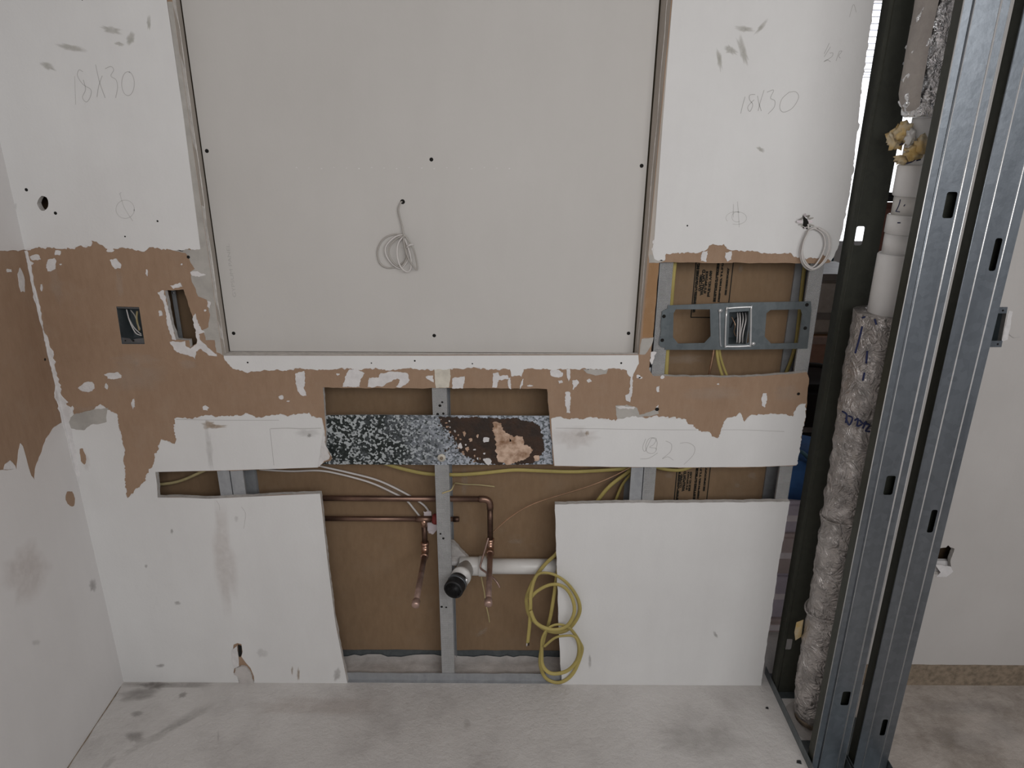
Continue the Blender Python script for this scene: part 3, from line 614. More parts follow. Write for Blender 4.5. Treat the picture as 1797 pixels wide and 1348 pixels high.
# ------------------------------------------------------------------ water pipes
PYY = .060
def bend(a, b, c, rad, n=8):
    a, b, c = Vector(a), Vector(b), Vector(c); p = b + (a - b).normalized() * rad; q = b + (c - b).normalized() * rad
    return [p * (1 - t) ** 2 + b * 2 * t * (1 - t) + q * t * t for t in (i / n for i in range(n + 1))]
def stub(root, top, end_px, m='copper_pink', rad=.0082):
    """capped stub-out that runs from the wall towards the room"""
    z = top.z; e_ = PZ(end_px[0], end_px[1], z); d = (e_ - top); L = d.length; d.normalize()
    P_ = lambda t: top + d * t
    el = tube('elbow', [top + Vector((0, 0, .028)), top + Vector((0, 0, .014)), top + Vector((0, 0, .004)) + d * .004, P_(.014), P_(.03)], [.0105, .0105, .0115, .0105, .0105], 'copper_bright', root, 14)
    tube('collar', [P_(.024), P_(.031)], .0122, 'copper_bright', el, 14); tube('collar', [top + Vector((0, 0, .024)), top + Vector((0, 0, .032))], .0122, 'copper_bright', el, 14)
    tube('stub_pipe', [P_(.028), P_(L * .5), P_(L - .012)], rad, m, root, 14)
    cp = tube('end_cap', [P_(L - .024), P_(L - .021), P_(L - .004), P_(L - .001), P_(L)], [.0098, .0108, .0108, .0085, .004], 'copper_pink', root, 14)
    return z
r = empty('copper_supply_pipe', 'upper copper pipe that turns down beside the drain and ends in a capped stub', 'pipe')
a, b_, c = PY(540, 876, PYY), PY(860, 876, PYY), PY(859.5, 962, PYY); a.z = b_.z; c.x = b_.x
tube('horizontal_pipe', [a, a.lerp(b_, .35), b_ - Vector((.030, 0, 0))], .0086, 'copper_old', r, 14)
tube('elbow', [b_ - Vector((.034, 0, 0))] + bend(a, b_, c, .022) + [b_ - Vector((0, 0, .034))], .0100, 'copper_old', r, 14)
tube('drop_pipe', [b_ - Vector((0, 0, .03)), b_.lerp(c, .5), c + Vector((0, 0, .02))], .0086, 'copper_dark', r, 14)
stub(r, c, (857, 1062)); place(r, a)
r = empty('copper_supply_pipe', 'lower copper pipe with a tee and a capped stub left of the middle stud', 'pipe')
a, b_ = PY(540, 911, PYY), PY(744, 911, PYY); a.z = b_.z; c = PY(744, 968, PYY); c.x = b_.x; e_ = PY(806, 911, PYY); e_.z = b_.z
tube('horizontal_pipe', [a, a.lerp(b_, .5), b_ - Vector((.012, 0, 0))], .0078, 'copper_old', r, 14)
te = tube('tee', [b_ - Vector((.024, 0, 0)), b_, b_ + Vector((.022, 0, 0))], .0094, 'copper_old', r, 14)
tube('tee_branch', [b_, b_ - Vector((0, 0, .024))], .0094, 'copper_bright', te, 14)
tube('drop_pipe', [b_ - Vector((0, 0, .02)), c + Vector((0, 0, .02))], .0082, 'copper_dark', r, 14)
tube('stub_pipe', [b_ + Vector((.016, 0, 0)), e_ - Vector((.016, 0, 0))], .0072, 'copper_old', r, 14)
cp = tube('end_cap', [e_ - Vector((.018, 0, 0)), e_ - Vector((.002, 0, 0)), e_], [.0085, .0085, .006], 'copper_dark', r, 14)
stub(r, c, (729, 1064)); place(r, a)
g = PY(764, 909, PYY)
r = empty('pipe_grommet', 'dark red pipe grommet with white paper scraps against the middle stud', 'grommet')
tube('sleeve', [Vector((xm - .018, PYY, b_.z)), Vector((xm - .012, PYY, b_.z)), Vector((xm - .001, PYY, b_.z))], [.0130, .0165, .0165], 'red_tape', r, 16)
for i, pts in enumerate([[(743, 898), (757, 898), (759, 908), (744, 906)], [(749, 917), (765, 918), (766, 932), (758, 938), (752, 936)]]):
    q = jag(px_back(pts, .075), .005, .002, 120 + i); plate('paper_scrap', q, None, lambda p, d: Vector((p[0], .075 + d + .004 * math.sin(p[0] * 300), p[1])), 0, .0006, 'paper_white', r)
place(r, (xm - .01, PYY, b_.z - .016))

# ------------------------------------------------------------------ drain
DZ = PY(905, 994, .058)
r = empty('drain_pipe', 'white plastic drain pipe with a tee and black rubber cap in the sink cavity', 'pipe')
x_hub = PY(820, 996, .058).x; ax = lambda x: Vector((x, .058, DZ.z))
tube('horizontal_pipe', [ax(PY(838, 996, .058).x), ax(PY(1010, 996, .058).x)], .0236, 'pvc', r, 24)
tube('tee_body', [ax(x_hub - .024), ax(x_hub - .022), ax(x_hub + .052), ax(x_hub + .054)], [.024, .0285, .0285, .025], 'pvc', r, 24)
tube('hub_ring', [ax(x_hub + .034), ax(x_hub + .037), ax(x_hub + .056), ax(x_hub + .058)], [.0286, .0312, .0312, .0286], 'pvc', r, 24)
hc = ax(x_hub); tip = PZ(795, 1036, DZ.z); d = (tip - hc); L = d.length; d.normalize()
tube('outlet_stub', [hc, hc + d * .045, hc + d * .046, hc + d * .060, hc + d * .061, hc + d * (L - .03)], [.027, .027, .0300, .0300, .0235, .0235], 'pvc', r, 24)
rc = tube('rubber_coupling', [hc + d * (L - .050), hc + d * (L - .048), hc + d * (L - .002), hc + d * L, hc + d * L, hc + d * (L - .004)], [.0265, .0285, .0290, .0275, .0235, .0205], 'rubber', r, 28)
cl = tube('hose_clamp', [hc + d * (L - .038), hc + d * (L - .037), hc + d * (L - .028), hc + d * (L - .027)], [.0285, .0296, .0296, .0285], 'galv', rc, 28)
k0 = hc + d * (L - .033) + Vector((.028, 0, .008)); tube('clamp_screw', [k0 + Vector((0, 0, -.012)), k0 + Vector((0, 0, .010))], .0036, 'galv_edge', rc, 10)
place(r, (x_hub, .058, DZ.z - .03))
r = empty('mortar_smear', 'grey triangular lump of dried mortar between stud and drain tee', 'mortar')
pts = jag(px_back([(786, 948), (797, 951), (808, 965), (823, 980), (826, 992), (800, 992), (786, 990)], .075), .005, .001, 130)
plate('lump', pts, None, lambda p, d_: Vector((p[0], d_ + .004 * noise.noise(Vector((p[0] * 60, p[1] * 60, 0))), p[1])), .070, .086, 'concrete_pale', r)
plate('crust', jag(px_back([(788, 984), (803, 984), (801, 990), (790, 991)], .07), .004, .001, 131), None, FY, .066, .0698, 'plaster', r)
place(r, (PY(800, 992, .075).x, .075, PY(800, 992, .075).z))

# ------------------------------------------------------------------ cables
def cable(name, label, cat, pts, Y, rad, m, flat=1.0, group=None, extra=None):
    P_ = [PY(p[0], p[1], (p[2] if len(p) > 2 else Y)) for p in pts]
    o = tube(name, spline(P_, 8), rad, m, None, 10, True, flat); return tag(o, label, cat, group)
cable('yellow_cable', 'yellow flat cable sagging across the top of the sink cavity below the rusty plate', 'cable', [(672, 812), (690, 818), (715, 825), (745, 831), (775, 833), (810, 833), (850, 830), (900, 825), (940, 826), (1000, 828), (1050, 826), (1120, 821)], .066, .0058, 'yellow_cable', .55)
cable('yellow_cable', 'thicker yellow cable slanting down left of the paired studs in the right slot', 'cable', [(1118, 818), (1098, 832), (1076, 848), (1060, 864), (1042, 888)], .074, .0060, 'yellow_cable', .55)
cable('yellow_cable', 'thinner yellow cable slanting steeply down beside the paired studs in the right slot', 'cable', [(1116, 822), (1102, 838), (1090, 855), (1076, 890)], .088, .0042, 'yellow_cable', .55)
cable('ground_wire', 'bare copper wire sweeping from the right slot down to the copper drop pipe', 'wire', [(1112, 817, .05), (1080, 834, .052), (1040, 851, .056), (1000, 864, .062), (950, 879, .068), (920, 892, .07), (895, 908, .07), (876, 924, .068), (863, 936, .064)], .06, .0016, 'bare_copper')
cable('yellow_cable', 'short yellow cable peeking under the strip over the printed board in the right slot', 'cable', [(1130, 812), (1155, 821), (1180, 825), (1200, 824), (1222, 815)], .062, .0052, 'yellow_cable', .6)
cable('pale_cable', 'pale cream cable arching through the narrow left slot', 'cable', [(262, 852), (283, 850), (305, 847), (325, 841), (345, 832), (372, 820)], .07, .0046, 'pale_yellow', .7)
cable('white_cable', 'upper white cable of the two drooping behind the copper pipes', 'cable', [(545, 812), (562, 818), (610, 829), (660, 842), (700, 860), (735, 880), (750, 894), (757, 914), (760, 930)], .086, .0030, 'white_cable')
cable('white_cable', 'lower white cable of the two drooping behind the copper pipes', 'cable', [(455, 824), (510, 827), (560, 826), (600, 833), (650, 847), (688, 864), (712, 877), (726, 893), (738, 908)], .094, .0030, 'white_cable')
cable('yellow_cable', 'yellow cable beside the perforated stud, above and below the bracket tab', 'cable', [(1188, 430), (1182, 480), (1178, 530), (1174, 580), (1171, 620), (1168, 672)], .040, .0058, 'yellow_cable', .55)
cable('yellow_cable', 'yellow cable curving down inside the end stud right of the bracket', 'cable', [(1416, 440), (1411, 475), (1406, 520), (1402, 560), (1397, 600), (1389, 630), (1374, 668)], .098, .0052, 'yellow_cable', .7)
cable('yellow_cable', 'left of two yellow cables dropping from under the bracket centre', 'cable', [(1258, 606), (1259, 625), (1263, 645), (1272, 672)], .045, .0042, 'yellow_cable', .6)
cable('yellow_cable', 'right of two yellow cables dropping from under the bracket centre', 'cable', [(1262, 606), (1264, 625), (1270, 645), (1281, 672)], .055, .0036, 'yellow_cable', .6)
cable('copper_tube', 'thin copper tube dropping from under the bracket centre', 'tube', [(1254, 606), (1251, 625), (1247, 645), (1241, 676)], .05, .0030, 'bare_copper')
cable('copper_tube', 'thin bent copper tube hooked round the right copper drop, open end pointing down', 'tube', [(857, 944, .045), (852, 962, .035), (846, 982, .022), (843, 996, .012), (852, 1004, -.004), (864, 1013, -.02), (872, 1022, -.03), (877, 1031, -.035)], .02, .0030, 'copper_pink')
cable('gray_wire', 'thin cream wire hanging below the right copper stub', 'wire', [(843, 1000), (846, 1020), (850, 1040), (853, 1062), (857, 1080), (859, 1092)], .075, .0020, 'pale_yellow')
cable('cable_tie', 'cut cream wire end looped beside the middle stud above the pipes', 'wire', [(776, 866, .012), (784, 863, .012), (792, 860, .012), (796, 852, .03), (799, 848, .06), (815, 850, .09), (840, 851, .1), (868, 854, .106)], .06, .0020, 'pale_yellow')
# yellow coil that hangs out of the wall on the right of the sink cavity
r = empty('cable_coil', 'coil of yellow flat cable hanging in two rings over the lower right panel edge', 'cable')
def run(pts, ya, yb):
    n = len(pts); return spline([PY(x, y, ya + (yb - ya) * min(1, max(0, 1.6 * (i - 2) / (n - 1)))) for i, (x, y) in enumerate(pts)], 7)
tube('cable_run', run([(990, 950), (976, 972), (957, 990), (939, 1014), (926, 1042), (924, 1060), (931, 1083), (955, 1104), (981, 1110), (1001, 1101), (1016, 1078), (1016, 1057), (1004, 1034), (986, 1016), (963, 1006), (942, 1010), (932, 1040), (931, 1068), (929, 1100), (926, 1128)], .024, -.030), .0058, 'yellow_cable', r, 10, True, .55)
tube('cable_run', run([(982, 985), (977, 1012), (972, 1047), (965, 1086), (957, 1112), (950, 1140), (948, 1166), (957, 1189), (976, 1198), (994, 1193), (1009, 1176), (1021, 1143), (1017, 1127), (1001, 1104), (981, 1096), (963, 1102), (952, 1120), (951, 1145), (953, 1169), (968, 1182), (994, 1178), (1012, 1160), (1016, 1137), (1009, 1118), (990, 1116), (973, 1120), (955, 1135)], .024, -.052), .0058, 'yellow_cable', r, 10, True, .55)
tube('cable_run', run([(929, 1052), (942, 1038), (963, 1027), (983, 1027), (999, 1040), (1008, 1065), (1004, 1086), (991, 1101), (968, 1105), (942, 1094), (931, 1072)], -.018, -.042), .0056, 'yellow_cable', r, 10, True, .55)
e_ = PY(926, 1129, -.030); tube('wire_end', [e_ + Vector((-.002, 0, .004)), e_ + Vector((-.003, 0, -.010))], .0018, 'white_cable', r, 8); tube('wire_end', [e_ + Vector((.003, 0, .004)), e_ + Vector((.003, 0, -.008))], .0018, 'rubber', r, 8)
place(r, (PY(976, 1200, -.05).x, -.05, PY(976, 1200, -.05).z))
# thin white coil on the recessed panel
r = empty('wire_coil', 'thin pale wire coil hanging from a small hole in the middle of the recessed panel', 'wire')
cy0 = RD - .003
def co(pts, k): return spline([PY(x, y, cy0 - .003 - .0045 * k) for x, y in pts], 8)
tube('lead', spline([PY(706, 354, RD + .002), PY(703, 356, cy0 - .003), PY(699, 368, cy0 - .004), PY(702, 383, cy0 - .005), PY(706, 398, cy0 - .006), PY(708, 412, cy0 - .008)], 8), .0020, 'gray_cable', r, 8)
for k, pts in enumerate([[(708, 411), (689, 412), (672, 421), (663, 439), (665, 458), (674, 468), (689, 470), (705, 463), (714, 448), (709, 416)],
                         [(708, 412), (693, 416), (678, 431), (677, 446), (687, 462), (701, 471), (711, 464), (717, 448), (709, 415)],
                         [(709, 413), (695, 420), (684, 433), (683, 448), (691, 462), (702, 468), (712, 458), (714, 440), (709, 414)],
                         [(709, 414), (699, 427), (697, 448), (703, 468), (714, 477), (721, 470), (720, 448), (710, 418)],
                         [(709, 412), (709, 427), (716, 452), (730, 473), (732, 466), (726, 439), (714, 418), (708, 411)]]):
    tube('loop', co(pts, k), .0020, 'white_cable' if k % 2 else 'gray_cable', r, 8)
tube('tie', spline([PY(714, 434, cy0 - .02), PY(719, 430, cy0 - .026), PY(725, 429, cy0 - .02)], 6), .0026, 'white_cable', r, 8)
dimple(706.5, 354, .0045, FY, RD, pn, lambda q: px_back(q, RD), 'hole')
place(r, PY(708, 411, cy0))
# white coil out of the torn hole on the right
r = empty('wire_coil', 'white cable coil hanging from a torn hole near the right wall edge', 'cable')
for k, pts in enumerate([[(1414, 388), (1419, 402), (1407, 429), (1404, 447), (1410, 466), (1424, 474), (1442, 465), (1455, 447), (1458, 424), (1451, 408), (1433, 399), (1418, 404)],
                         [(1418, 404), (1412, 418), (1408, 440), (1414, 460), (1426, 469), (1440, 452), (1448, 430), (1444, 411), (1430, 401), (1420, 404)],
                         [(1420, 404), (1411, 424), (1407, 446), (1413, 464), (1428, 472), (1445, 459), (1455, 436), (1452, 412), (1436, 400)]]):
    tube('loop', spline([PY(x, y, (.004 if (i == 0 and k == 0) else -.005 - .007 * k)) for i, (x, y) in enumerate(pts)], 8), .0021, 'white_cable', r, 8)
place(r, PY(1424, 474, -.01))
plate('torn_hole', jag(px_back([(1408, 378), (1416, 384), (1422, 398), (1416, 402), (1408, 400), (1409, 390)]), .003, .001, 140), None, FY, -.0024, -.0017, 'dark_hole', wall_back)
rn = random.Random(8)
for i in range(12):
    a_ = i / 12 * 2 * math.pi; L1 = rn.uniform(10, 22); w_ = rn.uniform(2, 4)
    cx, cy = 1413 + 5 * math.cos(a_), 389 + 9 * math.sin(a_); ex, ey = 1413 + L1 * math.cos(a_), 389 + L1 * .8 * math.sin(a_)
    qx, qy = -math.sin(a_) * w_, math.cos(a_) * w_; lift = rn.uniform(.002, .014)
    v = [PY(cx + qx, cy + qy, -.0018), PY(cx - qx, cy - qy, -.0018), PY(ex - qx * .4, ey - qy * .4, -.0018 - lift), PY(ex + qx * .4, ey + qy * .4, -.0018 - lift), PY((cx + ex) / 2, (cy + ey) / 2, -.003 - lift * .3)]
    mesh_obj('paper_petal', v, [(0, 1, 4), (1, 2, 4), (2, 3, 4), (3, 0, 4)], 'gray_paper' if i % 3 else 'paper_white', wall_back)

# ------------------------------------------------------------------ open stud frames on the right
def rrect(cx, cz, w, h, rad=.006):
    o = []
    for sx_, sz_, a0 in ((1, 1, 0), (-1, 1, 90), (-1, -1, 180), (1, -1, 270)):
        for k in range(4):
            a = math.radians(a0 + 30 * k); o.append((cx + sx_ * (w / 2 - rad) + rad * math.cos(a), cz + sz_ * (h / 2 - rad) + rad * math.sin(a)))
    return o
def frame_stud(label, x0, x1, Y, fl, slots, m_web, m_side, z0, z1, ribs, slot_w, boxed=True):
    """C stud, web towards the camera, flanges running back"""
    r = empty('metal_stud', label, 'stud'); t = .0012; hs = []
    for px, py, hh in slots:
        c = PY(px, py, Y); hs.append(rrect(c.x, c.z, slot_w, hh, .0045))
    wb = plate('web', [(x0, z0), (x1, z0), (x1, z1), (x0, z1)], hs, FY, Y, Y + t, m_web, r)
    box('flange', (x0, Y + t, z0), (x0 + t, Y + fl, z1), m_side, r); box('flange', (x1 - t, Y + t, z0), (x1, Y + fl, z1), m_side, r)
    box('lip', (x0 + t, Y + fl - t, z0), (x0 + .009, Y + fl, z1), m_side, r); box('lip', (x1 - .009, Y + fl - t, z0), (x1 - t, Y + fl, z1), m_side, r)
    if boxed: box('slot_backing', (x0 + .0095, Y + fl - .0022, z0), (x1 - .0095, Y + fl - .0013, z1), m_side, r)  # added back plate that keeps the web slots dark
    for fx, wd, m_ in ribs:  # pale ribs carry the highlight lines in their colour
        xx = x0 + (x1 - x0) * fx; o = tube('rib', [(xx, Y + .0003, z0), (xx, Y + .0003, z1)], wd, m_, wb, 10)
    return place(r, ((x0 + x1) / 2, Y, z0))
ZT = CEIL - .002
frame_stud('steel stud with its shade put into the colour, nearest the wall end, left of the insulated pipe', .828, .903, -.030, .036, [(1508, 414, .046), (1384, 1131, .040)], 'galv_shaded', 'galv_shaded', .0016, ZT, [(.13, .0016, 'galv_shaded')], .020, False)
frame_stud('blue-grey galvanised stud right of the insulated pipe, nearest the camera', .832, .9205, -.310, .032, [(1667, 360, .052), (1561, 852, .050), (1484, 1226, .046)], 'galv', 'galv_shaded', .0016, ZT, [(.0, .0012, 'galv_edge'), (.20, .0022, 'galv'), (.23, .0014, 'galv_edge'), (.78, .0022, 'galv_edge'), (.985, .0012, 'galv_edge')], .0215)
frame_stud('rightmost galvanised stud with narrow slots, in front of the painted wall', .946, 1.037, -.310, .033, [(1747, 447, .068), (1636, 915, .062), (1551, 1277, .056)], 'galv', 'galv_shaded', .0016, ZT, [(.0, .0012, 'galv'), (.27, .0018, 'galv_edge'), (.77, .0018, 'galv_edge')], .0145)
def track(label, xa, xb, y0, y1, base_hole=None):
    r = empty('floor_track', label, 'track')
    box('lip', (xa - .0014, y0, 0.0), (xa, y1, .030), 'galv_box', r); box('lip', (xb, y0, 0.0), (xb + .0014, y1, .030), 'galv_box', r)
    if base_hole:
        a, b = base_hole; box('base', (xa, y0, 0), (xb, a, .0014), 'galv_box', r); box('base', (xa, b, 0), (xb, y1, .0014), 'galv_box', r)
    else: box('base', (xa, y0, 0), (xb, y1, .0014), 'galv_box', r)
    return place(r, (xa, y0, 0))
track('long steel floor track under the dark stud, with the pipe rising through it', .8255, .926, -2.4, .05, (-.215, -.055))
track('steel floor track under the rightmost stud', .9355, 1.039, -2.4, -.13)
# ------------------------------------------------------------------ insulated vent pipe between the studs
PCX, PCY = .8975, -.145
def lathe(name, prof, m, parent, seg=40, amp=0.0, fr=30, seed=0, closed_ends=True):
    """prof: (z, radius); amp: crumple; the axis leans like the real pipe"""
    v = []; f = []; n = len(prof)
    for z, rr in prof:
        for k in range(seg):
            a = 2 * math.pi * k / seg
            e = amp * noise.fractal(Vector((math.cos(a) * rr * fr, math.sin(a) * rr * fr, z * fr * .8 + seed)), 1.0, 2.0, 4) if amp else 0
            v.append((PCX + (rr + e) * math.cos(a), PCY + (rr + e) * math.sin(a), z))
    for i in range(n - 1):
        for k in range(seg): f.append((i * seg + k, i * seg + (k + 1) % seg, (i + 1) * seg + (k + 1) % seg, (i + 1) * seg + k))
    if closed_ends: f += [tuple(range(seg))[::-1], tuple((n - 1) * seg + k for k in range(seg))]
    return mesh_obj(name, v, f, m, parent, smooth=True)
def prof(z0, z1, knots, n):
    o = []
    for i in range(n + 1):
        z = z0 + (z1 - z0) * i / n
        for (za, ra), (zb_, rb) in zip(knots[:-1], knots[1:]):
            if za <= z <= zb_ + 1e-6: o.append((z, ra + (rb - ra) * (z - za) / (zb_ - za))); break
    return o
z_f = PY(1530, 556, PCY - .04).z
r = empty('pipe_insulation', 'wrinkled grey foil insulation with blue marker lines around the lower pipe', 'insulation')
lathe('foil_jacket', prof(.035, z_f, [(.035, .054), (.12, .060), (.5, .066), (.8, .072), (z_f, .080)], 150), 'foil_dull', r, 64, .0055, 34, 2)
lathe('insulation_core', [(z_f - .004, .077), (z_f - .001, .074), (z_f, .05)], 'plaster_cream', r, 40, .002, 40)
lathe('dark_bottom', [(.012, .048), (.04, .050)], 'grime', r, 40)
z_b = [PY(1420, 1065, PCY).z, PY(1440, 905, PCY).z, PY(1445, 985, PCY).z]
for zz_ in (z_b[0], z_b[1] + .01):
    rr = .067 + .008 * zz_; ring = [(PCX + rr * math.cos(a), PCY + rr * math.sin(a), zz_ + .02 * math.sin(a + 2)) for a in [2 * math.pi * k / 40 for k in range(41)]]
    tube('tape_edge', ring, .003, 'foil_dull', r, 8)
def on_cyl(px, py, rad):
    d = ray(px, py); ox, oy = CAM.x - PCX, CAM.y - PCY; A = d.x ** 2 + d.y ** 2; B = 2 * (ox * d.x + oy * d.y); C_ = ox * ox + oy * oy - rad * rad
    q = B * B - 4 * A * C_
    return CAM + d * ((-B - math.sqrt(max(q, 0))) / (2 * A))
def marker(pts, w=.0022, rad=None):
    P_ = []
    for x, y in pts:
        zz_ = PY(x, y, PCY - .05).z; P_.append(on_cyl(x, y, (rad or (.066 + .0235 * max(0, zz_ - .5))) + .0045))
    tube('marker_line', spline(P_, 4), w, 'blue_ink', r, 6)
for pts in ([(1513, 573), (1509, 590), (1503, 612), (1501, 620)], [(1522, 616), (1520, 638)], [(1517, 654), (1514, 668)], [(1513, 558), (1518, 556)], [(1535, 560), (1538, 570)],
            [(1478, 722), (1486, 728), (1484, 742)], [(1484, 733), (1490, 746), (1496, 734), (1489, 730)], [(1500, 738), (1506, 735), (1504, 748), (1512, 745)], [(1508, 737), (1515, 744), (1520, 740), (1514, 752)], [(1516, 743), (1526, 746), (1519, 756), (1527, 757)]): marker(pts)
c = on_cyl(1401, 1105, .07)
mesh_obj('torn_flap', [c + Vector(q) for q in ((.01, 0, .035), (-.012, -.006, .030), (-.016, -.012, .0), (-.008, -.010, -.03), (.012, 0, -.025), (.004, -.004, 0))], [(0, 1, 5), (1, 2, 5), (2, 3, 5), (3, 4, 5), (4, 0, 5)], 'foam', r)
place(r, (PCX, PCY, .012))
r = empty('vent_pipe', 'white plastic vent pipe with stepped couplings above the foil insulation', 'pipe')
def zat(px, py): return PY(px, py, PCY - .04).z
zz = [z_f - .003, zat(1540, 450), zat(1550, 415), zat(1553, 380), zat(1562, 347), zat(1568, 290), zat(1577, 245)]
def rat(px, py): return PCX - PY(px, py, PCY).x
lathe('pipe', [(z_f - .001, .030), (zat(1600, 205) - .0005, .030)], 'pvc_white', r, 32)
lathe('coupling', [(zz[0], .0475), (zz[0] + .004, .050), (zz[1] - .003, .050), (zz[1], .0475)], 'pvc_white', r, 40)
lathe('coupling', [(zz[1], .0425), (zz[2], .0425)], 'pvc_white', r, 40)
lathe('coupling', [(zz[2], .040), (zz[2] + .003, .0445), (zz[3] - .002, .0445), (zz[3], .042)], 'pvc_white', r, 40)
lathe('sleeve', [(zz[3], .0375), (zz[4], .0375)], 'pvc', r, 40)
lathe('coupling', [(zz[4], .039), (zz[4] + .003, .0420), (zz[5] - .003, .0420), (zz[5], .039)], 'pvc_white', r, 40)
lathe('sleeve', [(zz[5], .0360), (zz[6], .0360)], 'pvc_white', r, 40)
marker([(1580, 350), (1577, 361), (1572, 371)], .0010, .0335); marker([(1572, 371), (1579, 372)], .0010, .0335); marker([(1588, 359), (1586, 362)], .0010, .0335)
for pts in ([(1590, 287), (1600, 284), (1606, 280)], [(1608, 282), (1616, 280)], [(1578, 255), (1584, 252)], [(1575, 391), (1580, 391)]): marker(pts, .0014, .038 if pts[0][1] < 380 else .0405)
place(r, (PCX, PCY, z_f))
r = empty('pipe_insulation', 'shiny crumpled foil insulation with grey tape on the upper pipe', 'insulation')
zu = zat(1600, 205)
lathe('foil_jacket', prof(zu, CEIL - .01, [(zu, .044), (zu + .03, .058), (zu + .15, .060), (zu + .3, .062), (CEIL, .066)], 160), 'foil_shiny', r, 110, .011, 62, 9)
# grey tape along the left face of the jacket
v = []; f = []; K = 40
for k in range(K + 1):
    z = zu + .012 + (CEIL - .03 - zu) * k / K; rr = (.050 if k == 0 else .0655) + .002 * noise.noise(Vector((0, 0, z * 20)))
    if k == 1: rr = .060
    for q in range(9):
        a = math.radians(135 + 88 * q / 8 + 4 * noise.noise(Vector((z * 9, q * 0.7, 1)))); v.append((PCX + rr * math.cos(a), PCY + rr * math.sin(a), z))
for k in range(K):
    for q in range(8): f.append((9 * k + q, 9 * k + q + 1, 9 * k + 10 + q, 9 * k + 9 + q))
mesh_obj('gray_tape', v, f, 'foil_tape', r, smooth=True); place(r, (PCX, PCY, zu))
r = empty('spray_foam', 'ragged yellow-brown foam lumps around the pipe below the upper foil', 'foam')
def lump(c, sx_, sy_, sz_, seed, m='foam'):
    bm = bmesh.new(); bmesh.ops.create_icosphere(bm, subdivisions=3, radius=1)
    for vv in bm.verts:
        k = 1 + .7 * noise.fractal(vv.co * 2.1 + Vector((seed, 0, 0)), 1, 2, 4); vv.co = Vector((c[0] + vv.co.x * sx_ * k, c[1] + vv.co.y * sy_ * k, c[2] + vv.co.z * sz_ * k))
    me = bpy.data.meshes.new('lump'); bm.to_mesh(me); bm.free(); me.materials.append(MATS[m])
    for p in me.polygons: p.use_smooth = True
    o = bpy.data.objects.new('lump', me); COL.objects.link(o); o.parent = r; return o
lump(on_cyl(1572, 243, .045), .016, .014, .024, 1); lump(on_cyl(1588, 232, .045), .018, .012, .018, 2); lump(on_cyl(1604, 268, .045), .020, .012, .014, 3); lump(on_cyl(1620, 255, .045), .014, .014, .020, 4); lump(on_cyl(1583, 281, .045), .016, .010, .009, 5); lump(on_cyl(1598, 240, .046), .010, .008, .016, 6, 'pvc')
place(r, (PCX, PCY - .03, zat(1590, 290)))
# pale concrete patch round the pipe
tag(mesh_obj('floor_patch', [(PCX + .075 * k * math.cos(a), PCY + .082 * k * math.sin(a), .0008 + .0025 * (k < 1)) for k in (1, .8) for a in [2 * math.pi * i / 28 for i in range(28)]], [(i, (i + 1) % 28, 28 + (i + 1) % 28, 28 + i) for i in range(28)] + [tuple(range(28, 56))], 'concrete_pale', floor, smooth=True))

# ------------------------------------------------------------------ outlet box on the wall at the right
r = empty('outlet_box', 'open steel outlet box half hidden behind the rightmost stud', 'electrical box')
lofted('box_body', [(p[0], p[1]) for p in HO], -.0002, .06, 'galv_box', r)
for (x, y) in ((1757, 545), (1748, 604)):
    q = px_back([(x - 14, y - 6), (x + 11, y - 6), (x + 9, y + 5), (x - 15, y + 5)], -.002); plate('fixing_ear', q, None, FY, -.003, -.0012, 'galv', r)
    dimple(x + 3, y, .002, FY, -.0031, r, lambda q: px_back(q, -.003), 'hole')
place(r, FY(HO[3], -.002))
coat('plaster_fleck', [(1770, 545), (1777, 547), (1768, 596), (1757, 600)], 150, .005, .001, m='plaster', d=-.001, parent=wall_right)

# ------------------------------------------------------------------ room behind, seen through the gaps
far = .0
FYW = 2.7
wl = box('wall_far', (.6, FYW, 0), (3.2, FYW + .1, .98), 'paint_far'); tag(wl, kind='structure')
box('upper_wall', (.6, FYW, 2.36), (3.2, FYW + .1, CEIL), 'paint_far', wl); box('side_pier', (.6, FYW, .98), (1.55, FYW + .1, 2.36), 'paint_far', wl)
win = box('window_1', (1.55, FYW + .05, .98), (3.2, FYW + .06, 2.36), 'daylight'); tag(win, kind='structure')
box('window_frame', (1.55, FYW + .0, .98), (3.2, FYW + .045, 1.01), 'off_white_plastic', win); box('window_frame', (1.55, FYW, 1.01), (1.59, FYW + .045, 2.36), 'off_white_plastic', win)
r = empty('window_blind', 'raised white slatted blind at the top of the bright far window', 'blind')
for k in range(14):
    z = 2.34 - .034 * k if k < 11 else 2.0 - .014 * (k - 10)
    o = box('slat', (1.60, FYW - .035, z - .001), (3.15, FYW - .012, z + .0015), 'blind', r); 
place(r, (2.3, FYW - .02, 1.95))
def thing_box(name, label, cat, lo, hi, m, bev=.01, extra=()):
    r = empty(name, label, cat); box('body', lo, hi, m, r, bev)
    for nm, l2, h2, m2 in extra: box(nm, l2, h2, m2, r, .002)
    return place(r, ((lo[0] + hi[0]) / 2, (lo[1] + hi[1]) / 2, lo[2]))
def at(px, py, Y): return PY(px, py, Y)
